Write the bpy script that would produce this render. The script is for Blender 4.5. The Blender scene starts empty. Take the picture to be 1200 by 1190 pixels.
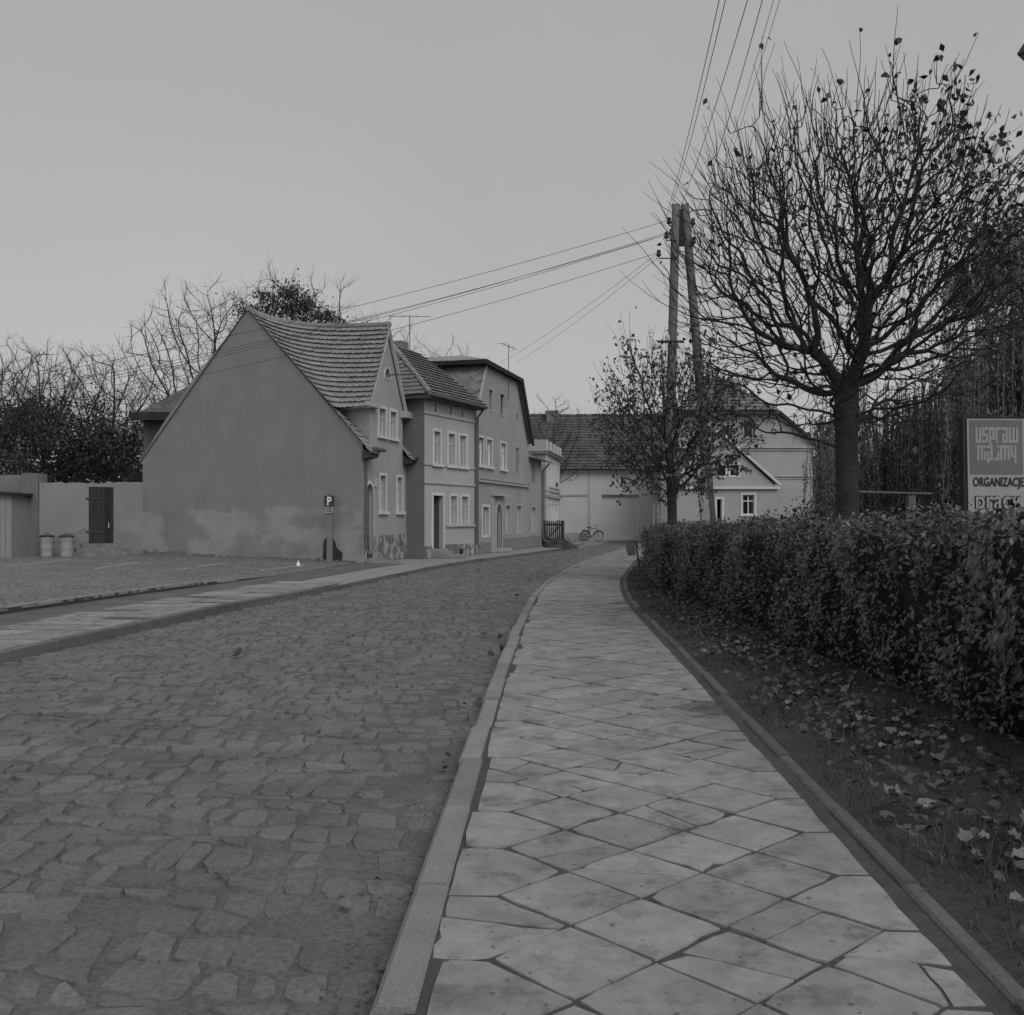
import bpy, math, random
import numpy as np
from mathutils import Vector, Matrix
from mathutils.geometry import tessellate_polygon

random.seed(7)
rng = np.random.default_rng(7)
R = math.radians
sc = bpy.context.scene
C = sc.collection

# ------------------------------------------------------------------ camera
EYE = 1.35
FPX = 1165.0
cam = bpy.data.objects.new('camera', bpy.data.cameras.new('camera'))
C.objects.link(cam)
cam.location = (0, 0, EYE)
cam.rotation_euler = (R(90), 0, 0)
cam.data.sensor_width = 36
cam.data.lens = 36 * FPX / 1200
cam.data.shift_y = 0.010
cam.data.clip_start = 0.1
cam.data.clip_end = 3000
sc.camera = cam

# ------------------------------------------------------------------ sky, sun, exposure (overcast, black-and-white film)
SUN_EL, SUN_AZ = 42, 150          # azimuth clockwise from +Y: behind the camera, to its right
wd = bpy.data.worlds.new('World')
sc.world = wd
wd.use_nodes = True
nt = wd.node_tree
nt.nodes.clear()
sky = nt.nodes.new('ShaderNodeTexSky')
sky.sky_type = 'NISHITA'
sky.sun_disc = False
sky.sun_elevation = R(SUN_EL)
sky.sun_rotation = R(SUN_AZ)
sky.dust_density = 4.0
sky.air_density = 1.0
bw = nt.nodes.new('ShaderNodeRGBToBW')
mixn = nt.nodes.new('ShaderNodeMix')
mixn.data_type = 'FLOAT'
mixn.inputs[0].default_value = 0.62     # share of even cloud over the clear sky
mixn.inputs[3].default_value = 4.2
bg = nt.nodes.new('ShaderNodeBackground')
bg.inputs[1].default_value = 0.124
wo = nt.nodes.new('ShaderNodeOutputWorld')
nt.links.new(sky.outputs[0], bw.inputs[0])
nt.links.new(bw.outputs[0], mixn.inputs[2])
tc = nt.nodes.new('ShaderNodeTexCoord')        # faint, even mottling of the cloud deck over the whole sky
cn = nt.nodes.new('ShaderNodeTexNoise')
cn.inputs['Scale'].default_value = 2.6
cn.inputs['Detail'].default_value = 5
mr = nt.nodes.new('ShaderNodeMapRange')
mr.inputs['From Min'].default_value = 0.25
mr.inputs['From Max'].default_value = 0.75
mr.inputs['To Min'].default_value = 0.955
mr.inputs['To Max'].default_value = 1.045
mu = nt.nodes.new('ShaderNodeMath')
mu.operation = 'MULTIPLY'
nt.links.new(tc.outputs['Generated'], cn.inputs['Vector'])
nt.links.new(cn.outputs['Fac'], mr.inputs['Value'])
nt.links.new(mixn.outputs[0], mu.inputs[0])
nt.links.new(mr.outputs['Result'], mu.inputs[1])
nt.links.new(mu.outputs[0], bg.inputs[0])
nt.links.new(bg.outputs[0], wo.inputs[0])

sl = bpy.data.lights.new('sun', 'SUN')
sl.energy = 0.75
sl.angle = R(35)
sl.color = (1, 1, 1)
sun = bpy.data.objects.new('sun', sl)
C.objects.link(sun)
sdir = Vector((math.sin(R(SUN_AZ)) * math.cos(R(SUN_EL)), math.cos(R(SUN_AZ)) * math.cos(R(SUN_EL)), math.sin(R(SUN_EL))))
sun.rotation_euler = (-sdir).to_track_quat('-Z', 'Y').to_euler()
sun.location = (10, -10, 20)

vs = sc.view_settings
vs.view_transform = 'Standard'
vs.look = 'None'
vs.gamma = 1
vs.exposure = 0
vs.use_curve_mapping = False
sc.cycles.use_denoising = True
sc.cycles.max_bounces = 6
sc.cycles.transparent_max_bounces = 12
sc.cycles.diffuse_bounces = 3

# ------------------------------------------------------------------ materials (all neutral greys: the photograph is black and white)
def nodes_of(name, rough, spec=0.3):
    m = bpy.data.materials.new(name)
    m.use_nodes = True
    n = m.node_tree
    b = n.nodes['Principled BSDF']
    b.inputs['Roughness'].default_value = rough
    b.inputs['Specular IOR Level'].default_value = spec
    return m, n, b

def math_(n, op, a, b=None, clamp=False):
    k = n.nodes.new('ShaderNodeMath')
    k.operation = op
    k.use_clamp = clamp
    for i, x in enumerate((a, b)):
        if x is None:
            continue
        if isinstance(x, (int, float)):
            k.inputs[i].default_value = x
        else:
            n.links.new(x, k.inputs[i])
    return k.outputs[0]

def madd_(n, a, k):
    """1 + a * k"""
    return math_(n, 'ADD', math_(n, 'MULTIPLY', a, k), 1.0)

def noise_(n, vec, scale, detail=5, rough=0.6):
    k = n.nodes.new('ShaderNodeTexNoise')
    k.inputs['Scale'].default_value = scale
    k.inputs['Detail'].default_value = detail
    k.inputs['Roughness'].default_value = rough
    n.links.new(vec, k.inputs['Vector'])
    return k.outputs['Fac']

def smooth_(n, x, lo, hi):
    k = n.nodes.new('ShaderNodeMapRange')
    k.interpolation_type = 'SMOOTHSTEP'
    k.inputs['From Min'].default_value = lo
    k.inputs['From Max'].default_value = hi
    n.links.new(x, k.inputs['Value'])
    return k.outputs['Result']

def mix_(n, f, a, b):
    k = n.nodes.new('ShaderNodeMix')
    k.data_type = 'FLOAT'
    for i, x in ((0, f), (2, a), (3, b)):
        if isinstance(x, (int, float)):
            k.inputs[i].default_value = x
        else:
            n.links.new(x, k.inputs[i])
    return k.outputs[0]

def stretch_(n, vec, s):
    k = n.nodes.new('ShaderNodeVectorMath')
    k.operation = 'MULTIPLY'
    n.links.new(vec, k.inputs[0])
    k.inputs[1].default_value = s
    return k.outputs[0]

def bump_(n, b, h, strength, dist=0.02):
    k = n.nodes.new('ShaderNodeBump')
    k.inputs['Strength'].default_value = strength
    k.inputs['Distance'].default_value = dist
    n.links.new(h, k.inputs['Height'])
    n.links.new(k.outputs[0], b.inputs['Normal'])

def mat(name, v, var=0.25, scale=3.0, fine=0.15, fscale=60.0, rough=0.85, bump=0.3, bdist=0.01, rnd=0.0, spec=0.3, stretch=None):
    m, n, b = nodes_of(name, rough, spec)
    pos = n.nodes.new('ShaderNodeNewGeometry').outputs['Position']
    if stretch:
        pos = stretch_(n, pos, stretch)
    a = noise_(n, pos, scale)
    c = noise_(n, pos, fscale, 4)
    x = madd_(n, math_(n, 'SUBTRACT', a, 0.5), 2 * var * 1.6)
    y = madd_(n, math_(n, 'SUBTRACT', c, 0.5), 2 * fine * 1.6)
    z = math_(n, 'MULTIPLY', math_(n, 'MULTIPLY', x, y), v)
    if rnd:
        o = n.nodes.new('ShaderNodeObjectInfo').outputs['Random']
        w = madd_(n, math_(n, 'SUBTRACT', o, 0.5), 2 * rnd)
        z = math_(n, 'MULTIPLY', z, w)
    z = math_(n, 'MAXIMUM', z, 0.004)
    n.links.new(z, b.inputs['Base Color'])
    if bump:
        bump_(n, b, math_(n, 'ADD', c, a), bump, bdist)
    return m

def plaster(name, v, dirt=0.3, patch=None, peel=None, rough=0.9):
    """limewash plaster: soft cloudy tone, faint vertical streaks; patch=(height, tone) repaired lower band; peel=tone of the flaked coat"""
    m, n, b = nodes_of(name, rough, 0.2)
    pos = n.nodes.new('ShaderNodeNewGeometry').outputs['Position']
    a = noise_(n, pos, 0.9, 6)
    st = noise_(n, stretch_(n, pos, (3.5, 3.5, 0.35)), 1.0, 5)
    f = noise_(n, pos, 22, 5)
    k1 = madd_(n, math_(n, 'SUBTRACT', a, 0.5), dirt * 2)
    k2 = madd_(n, math_(n, 'SUBTRACT', st, 0.5), dirt * 0.6)
    k3 = madd_(n, math_(n, 'SUBTRACT', f, 0.5), dirt * 0.9)
    base = v
    if patch:
        z = n.nodes.new('ShaderNodeSeparateXYZ')
        n.links.new(pos, z.inputs[0])
        big = noise_(n, pos, 0.55, 5, 0.65)
        hz = math_(n, 'ADD', z.outputs['Z'], math_(n, 'MULTIPLY', math_(n, 'SUBTRACT', big, 0.5), 1.3))
        s = smooth_(n, hz, patch[0] - 0.05, patch[0] + 0.05)
        dk = smooth_(n, noise_(n, stretch_(n, pos, (0.5, 0.5, 1.1)), 0.7, 5), 0.46, 0.58)
        low = mix_(n, dk, patch[1], patch[1] * 0.76)
        base = mix_(n, s, low, v)
    if peel:
        p = smooth_(n, noise_(n, stretch_(n, pos, (1, 1, 0.8)), 3.2, 7, 0.62), 0.5, 0.53)
        base = mix_(n, p, v, peel)
    x = math_(n, 'MULTIPLY', math_(n, 'MULTIPLY', k1, k2), k3)
    x = math_(n, 'MULTIPLY', x, base)
    n.links.new(math_(n, 'MAXIMUM', x, 0.01), b.inputs['Base Color'])
    bump_(n, b, math_(n, 'ADD', f, a), 0.35, 0.012)
    return m

def glass(name):
    m = bpy.data.materials.new(name)
    m.use_nodes = True
    n = m.node_tree
    n.nodes.clear()
    t = n.nodes.new('ShaderNodeBsdfTransparent')
    t.inputs[0].default_value = (.8, .8, .8, 1)
    g = n.nodes.new('ShaderNodeBsdfGlossy')
    g.inputs['Roughness'].default_value = 0.06
    fr = n.nodes.new('ShaderNodeFresnel')
    fr.inputs[0].default_value = 1.55
    mx = n.nodes.new('ShaderNodeMixShader')
    o = n.nodes.new('ShaderNodeOutputMaterial')
    n.links.new(fr.outputs[0], mx.inputs[0])
    n.links.new(t.outputs[0], mx.inputs[1])
    n.links.new(g.outputs[0], mx.inputs[2])
    n.links.new(mx.outputs[0], o.inputs[0])
    return m

def setts(name, v, cell, joint):
    """small stone setts too far off to pick apart"""
    m, n, b = nodes_of(name, 0.85, 0.3)
    pos = n.nodes.new('ShaderNodeNewGeometry').outputs['Position']
    warp = n.nodes.new('ShaderNodeVectorMath')
    warp.operation = 'ADD'
    nz = n.nodes.new('ShaderNodeTexNoise')
    nz.inputs['Scale'].default_value = 3.0
    n.links.new(pos, nz.inputs['Vector'])
    n.links.new(stretch_(n, nz.outputs['Color'], (0.12, 0.12, 0)), warp.inputs[0])
    n.links.new(pos, warp.inputs[1])
    vo = n.nodes.new('ShaderNodeTexVoronoi')
    vo.feature = 'DISTANCE_TO_EDGE'
    vo.inputs['Scale'].default_value = 1 / cell
    n.links.new(warp.outputs[0], vo.inputs['Vector'])
    vc = n.nodes.new('ShaderNodeTexVoronoi')
    vc.inputs['Scale'].default_value = 1 / cell
    n.links.new(warp.outputs[0], vc.inputs['Vector'])
    bwn = n.nodes.new('ShaderNodeRGBToBW')
    n.links.new(vc.outputs['Color'], bwn.inputs[0])
    e = smooth_(n, vo.outputs['Distance'], 0.02, 0.16)
    big = noise_(n, pos, 0.6, 5)
    tone = madd_(n, math_(n, 'SUBTRACT', bwn.outputs[0], 0.5), 0.5)
    t2 = madd_(n, math_(n, 'SUBTRACT', big, 0.5), 0.7)
    x = math_(n, 'MULTIPLY', math_(n, 'MULTIPLY', tone, t2), mix_(n, e, v * joint, v))
    n.links.new(x, b.inputs['Base Color'])
    bump_(n, b, e, 0.8, 0.02)
    return m

def slab_mat(name, v, rnd):
    """cast concrete: cloudy stains, sandy grain, scattered dark pits and patches"""
    m, n, b = nodes_of(name, 0.92, 0.25)
    pos = n.nodes.new('ShaderNodeNewGeometry').outputs['Position']
    a = noise_(n, pos, 1.1, 4)
    c = noise_(n, pos, 7.0, 7, 0.7)
    g = noise_(n, pos, 160, 3)
    p = smooth_(n, noise_(n, pos, 26, 2, 0.4), 0.68, 0.74)
    d = smooth_(n, noise_(n, pos, 3.3, 8, 0.72), 0.50, 0.66)
    o = n.nodes.new('ShaderNodeObjectInfo').outputs['Random']
    x = math_(n, 'MULTIPLY', madd_(n, math_(n, 'SUBTRACT', a, 0.5), 0.8), madd_(n, math_(n, 'SUBTRACT', c, 0.5), 1.15))
    x = math_(n, 'MULTIPLY', x, madd_(n, math_(n, 'SUBTRACT', g, 0.5), 0.5))
    x = math_(n, 'MULTIPLY', x, madd_(n, math_(n, 'SUBTRACT', o, 0.5), 2 * rnd))
    x = math_(n, 'MULTIPLY', x, madd_(n, p, -0.45))
    x = math_(n, 'MULTIPLY', x, madd_(n, d, -0.42))
    n.links.new(math_(n, 'MULTIPLY', x, v), b.inputs['Base Color'])
    bump_(n, b, math_(n, 'SUBTRACT', math_(n, 'ADD', g, c), p), 0.3, 0.004)
    return m

MT = dict(
    concrete=slab_mat('pavement_concrete', 0.275, 0.13),
    kerb_dirty=mat('dirty_kerb_granite', 0.15, 0.25, 4, 0.35, 90, 0.9, 0.35, 0.006, 0.2),
    concrete_dark=slab_mat('damp_concrete', 0.16, 0.08),
    granite=mat('kerb_granite', 0.235, 0.18, 4, 0.35, 90, 0.85, 0.35, 0.006, 0.14),
    edging=mat('edging_concrete', 0.125, 0.3, 5, 0.3, 50, 0.95, 0.4, 0.008, 0.2),
    cobble=mat('cobblestone', 0.15, 0.35, 1.4, 0.4, 45, 0.8, 0.6, 0.010, 0.13, 0.3),
    cobble_far=mat('cobblestone_mass', 0.155, 0.4, 3.5, 0.4, 40, 0.8, 0.5, 0.010, 0, 0.3),
    soil=mat('street_soil', 0.128, 0.35, 1.4, 0.45, 45, 0.97, 0.8, 0.012),
    joint=mat('joint_soil', 0.075, 0.35, 6, 0.4, 70, 0.98, 0.6, 0.008),
    verge=mat('verge_soil', 0.06, 0.4, 3, 0.4, 40, 0.98, 0.8, 0.02),
    yard=mat('yard_ground', 0.26, 0.25, 0.7, 0.35, 14, 0.95, 0.5, 0.02),
    pave_far=mat('left_pavement_concrete', 0.27, 0.2, 1.1, 0.25, 20, 0.92, 0.4, 0.008),
    lot=setts('lot_setts', 0.235, 0.13, 0.45),
    lotstone=mat('lot_edge_stone', 0.25, 0.3, 8, 0.25, 50, 0.8, 0.3, 0.006),
    paint=mat('worn_road_paint', 0.42, 0.35, 7, 0.3, 40, 0.9, 0.2, 0.004),
    grass=mat('grass', 0.075, 0.4, 2.5, 0.2, 30, 0.8, 0, 0),
    lawn=mat('lawn', 0.07, 0.4, 2.0, 0.3, 40, 0.95, 0.6, 0.03),
    ground=mat('ground', 0.12, 0.3, 0.05, 0.2, 1.0, 1, 0, 0),
    deadleaf=mat('fallen_leaf', 0.165, 0.25, 25, 0.25, 120, 0.75, 0.2, 0.003, 0.45),
    deadleaf_dark=mat('fallen_leaf_brown', 0.105, 0.35, 9, 0.25, 120, 0.8, 0.2, 0.003, 0.3),
    hedge=mat('hedge_leaf', 0.125, 0.7, 2.6, 0.35, 25, 0.42, 0, 0, 0.3, 0.5),
    hedgecore=mat('hedge_core_shade', 0.012, 0.3, 9, 0.3, 40, 0.95, 0.5, 0.05),
    bark=mat('bark', 0.045, 0.35, 7, 0.4, 45, 0.95, 0.9, 0.02),
    bark_far=mat('bark_far_trees', 0.05, 0.3, 3, 0.2, 20, 0.95, 0, 0),
    twig=mat('twig', 0.035, 0.2, 7, 0.2, 45, 0.9, 0, 0),
    leaf=mat('tree_leaf', 0.06, 0.3, 6, 0.2, 60, 0.6, 0, 0, 0.4),
    leafmass=mat('crown_leaf', 0.085, 0.45, 2.2, 0.2, 60, 0.6, 0, 0),
    ivy=mat('evergreen_leaf', 0.06, 0.4, 1.2, 0.2, 9, 0.7, 0, 0),
    willow=mat('willow_leaf', 0.16, 0.5, 1.0, 0.2, 9, 0.7, 0, 0),
    shrub=mat('shrub_leaf', 0.05, 0.4, 2.0, 0.2, 20, 0.7, 0, 0),
    gable=plaster('gable_plaster', 0.285, 0.22, (1.62, 0.365)),
    h1=plaster('cottage_plaster', 0.36, 0.2),
    plinth=plaster('flaking_plinth', 0.17, 0.3, None, 0.38),
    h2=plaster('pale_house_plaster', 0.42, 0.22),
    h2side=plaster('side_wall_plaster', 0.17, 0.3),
    h3=plaster('mansard_house_plaster', 0.33, 0.24),
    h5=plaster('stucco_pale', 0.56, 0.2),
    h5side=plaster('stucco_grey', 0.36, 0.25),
    far=plaster('barn_limewash', 0.58, 0.12),
    fargate=mat('barn_gate_paint', 0.6, 0.1, 1.0, 0.1, 20, 0.7, 0.1, 0.004, 0.03),
    villa=plaster('villa_plaster', 0.36, 0.16),
    wall=plaster('garden_wall_plaster', 0.25, 0.26, (0.75, 0.215)),
    shed=plaster('shed_paint', 0.27, 0.15),
    wall2=plaster('yard_wall_plaster', 0.20, 0.4),
    trim=plaster('white_trim', 0.6, 0.16),
    trimgrey=plaster('grey_trim', 0.40, 0.25),
    frame=mat('window_paint', 0.5, 0.12, 3, 0.1, 40, 0.6, 0.05, 0.002),
    curtain=mat('net_curtain', 0.36, 0.3, 9, 0.1, 60, 0.95, 0, 0, 0, 0.1, (1, 1, 0.05)),
    dark=mat('opening_shade', 0.015, 0.2, 3, 0.1, 30, 0.95, 0, 0),  # near-black colour standing in for unlit space behind openings
    door=mat('door_paint', 0.085, 0.2, 3, 0.2, 30, 0.7, 0.2, 0.005, 0.1),
    doorgrey=mat('grey_door_paint', 0.14, 0.2, 3, 0.2, 30, 0.7, 0.2, 0.005, 0.1),
    blind=plaster('boarded_window', 0.22, 0.2),
    tile=mat('roof_tile', 0.26, 0.35, 3.5, 0.4, 11, 0.85, 0.4, 0.01),
    tile_dark=mat('roof_tile_dark', 0.19, 0.4, 3.0, 0.4, 9, 0.85, 0.4, 0.01),
    tile_barn=mat('barn_roof_tile', 0.10, 0.5, 1.2, 0.6, 5, 0.9, 0.4, 0.02),
    felt=mat('roofing_felt', 0.27, 0.2, 1.5, 0.2, 20, 0.9, 0.2, 0.01),
    slate=mat('slate', 0.20, 0.4, 1.6, 0.3, 9, 0.8, 0.3, 0.01),
    underlay=mat('roof_underlay', 0.05, 0.2, 2, 0.2, 20, 0.95, 0, 0),
    timber=mat('weathered_boards', 0.075, 0.35, 4, 0.3, 30, 0.9, 0.4, 0.01, 0.3, 0.2, (1, 1, 0.1)),
    darkwood=mat('dark_wood', 0.035, 0.3, 4, 0.3, 30, 0.9, 0.3, 0.01, 0.25),
    pole=mat('weathered_pole', 0.16, 0.3, 9, 0.35, 30, 0.9, 0.6, 0.008, 0.1, 0.2, (4, 4, 0.4)),
    stub=mat('pole_concrete', 0.34, 0.2, 4, 0.2, 40, 0.9, 0.3, 0.006),
    iron=mat('dark_iron', 0.04, 0.2, 6, 0.2, 60, 0.55, 0.1, 0.002, 0.2),
    zinc=mat('zinc_pipe', 0.12, 0.3, 5, 0.25, 40, 0.6, 0.15, 0.003),
    porcelain=mat('porcelain', 0.5, 0.1, 6, 0.1, 30, 0.3, 0, 0),
    wire=mat('overhead_wire', 0.05, 0.1, 3, 0.1, 30, 0.6, 0, 0),
    binmetal=mat('galvanised_bin', 0.30, 0.4, 5, 0.3, 30, 0.6, 0.3, 0.006),
    sign_dark=mat('sign_blue', 0.05, 0.1, 6, 0.1, 30, 0.5, 0, 0),
    sign_grey=mat('poster_grey', 0.155, 0.08, 6, 0.1, 30, 0.6, 0, 0),
    sign_white=mat('poster_white', 0.34, 0.08, 6, 0.1, 30, 0.6, 0, 0),
    sign_letter=mat('poster_letter', 0.31, 0.08, 6, 0.1, 30, 0.6, 0, 0),
    sign_black=mat('poster_black', 0.015, 0.1, 6, 0.1, 30, 0.6, 0, 0),
    white=mat('white_paint', 0.8, 0.05, 6, 0.1, 30, 0.5, 0, 0),
    rubble=mat('rubble', 0.06, 0.5, 5, 0.4, 30, 0.95, 0.6, 0.02),
    stone=mat('foundation_stone', 0.20, 0.4, 4, 0.35, 30, 0.95, 0.5, 0.01),
    glass=glass('window_glass'),
)

# ------------------------------------------------------------------ mesh helpers
def finish(me, name, m, parent=None, smooth=False, local=False, kind=None):
    if m:
        me.materials.append(MT[m] if isinstance(m, str) else m)
    if smooth:
        me.polygons.foreach_set('use_smooth', [True] * len(me.polygons))
    o = bpy.data.objects.new(name, me)
    C.objects.link(o)
    if parent:
        o.parent = parent
        if not local and parent.type == 'EMPTY':
            o.matrix_parent_inverse = Matrix.Translation(-Vector(parent.location))
    if kind:
        o['kind'] = kind
    return o

class MB:
    def __init__(s):
        s.v, s.f = [], []
    def add(s, vs_, fs):
        b = len(s.v)
        s.v += [tuple(x) for x in vs_]
        s.f += [tuple(i + b for i in q) for q in fs]
        return s
    def cor(s, o, ax, ay, az):
        """box from a corner and its three edge vectors"""
        o, ax, ay, az = map(Vector, (o, ax, ay, az))
        return s.add([o, o + ax, o + ax + ay, o + ay, o + az, o + ax + az, o + ax + ay + az, o + ay + az],
                     [(0, 3, 2, 1), (4, 5, 6, 7), (0, 1, 5, 4), (1, 2, 6, 5), (2, 3, 7, 6), (3, 0, 4, 7)])
    def box(s, x0, x1, y0, y1, z0, z1):
        return s.cor((x0, y0, z0), (x1 - x0, 0, 0), (0, y1 - y0, 0), (0, 0, z1 - z0))
    def poly(s, pts):
        return s.add(pts, [tuple(range(len(pts)))])
    def prism(s, pts, vec):
        vec = Vector(vec)
        n = len(pts)
        pts = [Vector(p) for p in pts]
        return s.add(pts + [p + vec for p in pts],
                     [tuple(range(n))[::-1], tuple(range(n, 2 * n))] + [(i, (i + 1) % n, n + (i + 1) % n, n + i) for i in range(n)])
    def tube(s, pts, r, n=6, cap=True):
        pts = [Vector(p) for p in pts]
        rs = r if isinstance(r, (list, tuple)) else [r] * len(pts)
        b = len(s.v)
        up = None
        for i, p in enumerate(pts):
            t = (pts[min(i + 1, len(pts) - 1)] - pts[max(i - 1, 0)])
            t = t.normalized() if t.length > 1e-9 else Vector((0, 0, 1))
            if up is None:
                up = t.orthogonal().normalized()
            up = (up - t * up.dot(t))
            up = up.normalized() if up.length > 1e-6 else t.orthogonal().normalized()
            sd = t.cross(up)
            for k in range(n):
                a = 2 * math.pi * k / n
                s.v.append(tuple(p + (up * math.cos(a) + sd * math.sin(a)) * rs[i]))
        for i in range(len(pts) - 1):
            for k in range(n):
                k2 = (k + 1) % n
                s.f.append((b + i * n + k, b + i * n + k2, b + (i + 1) * n + k2, b + (i + 1) * n + k))
        if cap:
            s.f.append(tuple(b + k for k in range(n))[::-1])
            s.f.append(tuple(b + (len(pts) - 1) * n + k for k in range(n)))
        return s
    def lathe(s, c, prof, n=16):
        c = Vector(c)
        return s.tube_rings([[c + Vector((math.cos(2 * math.pi * k / n) * r, math.sin(2 * math.pi * k / n) * r, z)) for k in range(n)] for r, z in prof])
    def tube_rings(s, rings):
        b = len(s.v)
        n = len(rings[0])
        for r in rings:
            s.v += [tuple(p) for p in r]
        for i in range(len(rings) - 1):
            for k in range(n):
                k2 = (k + 1) % n
                s.f.append((b + i * n + k, b + i * n + k2, b + (i + 1) * n + k2, b + (i + 1) * n + k))
        s.f.append(tuple(b + k for k in range(n))[::-1])
        s.f.append(tuple(b + (len(rings) - 1) * n + k for k in range(n)))
        return s
    def build(s, name, m, parent=None, smooth=False, local=False, kind=None):
        me = bpy.data.meshes.new(name)
        me.from_pydata(s.v, [], s.f)
        return finish(me, name, m, parent, smooth, local, kind)

def fast_mesh(name, V, F):
    """V (n,3) array, F (m,k) array"""
    me = bpy.data.meshes.new(name)
    V = np.asarray(V, np.float32)
    F = np.asarray(F, np.int32)
    me.vertices.add(len(V))
    me.vertices.foreach_set('co', V.ravel())
    m, k = F.shape
    me.loops.add(m * k)
    me.loops.foreach_set('vertex_index', F.ravel())
    me.polygons.add(m)
    me.polygons.foreach_set('loop_start', np.arange(0, m * k, k, dtype=np.int32))
    me.update(calc_edges=True)
    return me

def tag(o, label, cat=None, group=None, kind=None):
    o['label'] = label
    if cat:
        o['category'] = cat
    if group:
        o['group'] = group
    if kind:
        o['kind'] = kind
    return o

def thing(name, label, cat, loc=(0, 0, 0), group=None):
    o = bpy.data.objects.new(name, None)
    o.empty_display_size = 0.2
    C.objects.link(o)
    o.location = loc
    return tag(o, label, cat, group)

def dup(root, loc, rz=0.0, label=None, scale=1.0):
    r = root.copy()
    C.objects.link(r)
    r.location = loc
    r.rotation_euler = (0, 0, rz)
    r.scale = (scale,) * 3
    if label:
        r['label'] = label
    for ch in list(root.children):
        c = ch.copy()
        C.objects.link(c)
        c.parent = r
        for g in list(ch.children):
            d = g.copy()
            C.objects.link(d)
            d.parent = c
    return r

def inside(p, poly):
    x, y = p
    r = False
    j = len(poly) - 1
    for i in range(len(poly)):
        xi, yi = poly[i]
        xj, yj = poly[j]
        if (yi > y) != (yj > y) and x < (xj - xi) * (y - yi) / (yj - yi) + xi:
            r = not r
        j = i
    return r

class Face:
    """an upright wall plane: origin on the ground, d along it (left to right seen from outside), n outward"""
    def __init__(s, o, d, z0=0.0):
        s.o = Vector((o[0], o[1], 0))
        s.d = Vector((d[0], d[1], 0)).normalized()
        s.n = Vector((s.d.y, -s.d.x, 0))
    def P(s, t, z, p=0.0):
        return s.o + s.d * t + s.n * p + Vector((0, 0, z))
    def tz(s, u, v):
        """photo survey: where a sight line meets this wall"""
        k = (u - 600) / FPX
        t = (k * s.o.y - s.o.x) / (s.d.x - k * s.d.y)
        return t, EYE - (v - 607) / FPX * (s.o.y + s.d.y * t)
    def rect(s, u0, v0, u1, v1):
        um = (u0 + u1) / 2
        return (round(s.tz(u0, v0)[0], 3), round(s.tz(um, v1)[1], 3), round(s.tz(u1, v0)[0], 3), round(s.tz(um, v0)[1], 3))
    def box(s, mb, t0, t1, z0, z1, p0, p1):
        return mb.cor(s.P(t0, z0, p0), s.d * (t1 - t0), s.n * (p1 - p0), (0, 0, z1 - z0))

def wall(F, outer, holes, mb, depth=0.14):
    pl = [[Vector((t, z, 0)) for t, z in outer]] + [[Vector((t, z, 0)) for t, z in h] for h in holes]
    flat = [q for l in pl for q in l]
    tris = tessellate_polygon(pl)
    mb.add([F.P(q.x, q.y) for q in flat], tris)
    for h in holes:
        n = len(h)
        mb.add([F.P(t, z, 0) for t, z in h] + [F.P(t, z, -depth) for t, z in h], [(i, (i + 1) % n, n + (i + 1) % n, n + i) for i in range(n)])
    return mb

def rpoly(r):
    t0, z0, t1, z1 = r
    return [(t0, z0), (t1, z0), (t1, z1), (t0, z1)]

def arch(r, n=8):
    t0, z0, t1, z1 = r
    c, rad = (t0 + t1) / 2, (t1 - t0) / 2
    return [(t0, z0), (t1, z0)] + [(c + rad * math.cos(math.pi * i / n), z1 - rad * 1.25 + rad * 1.25 * math.sin(math.pi * i / n)) for i in range(n + 1)]

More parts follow.
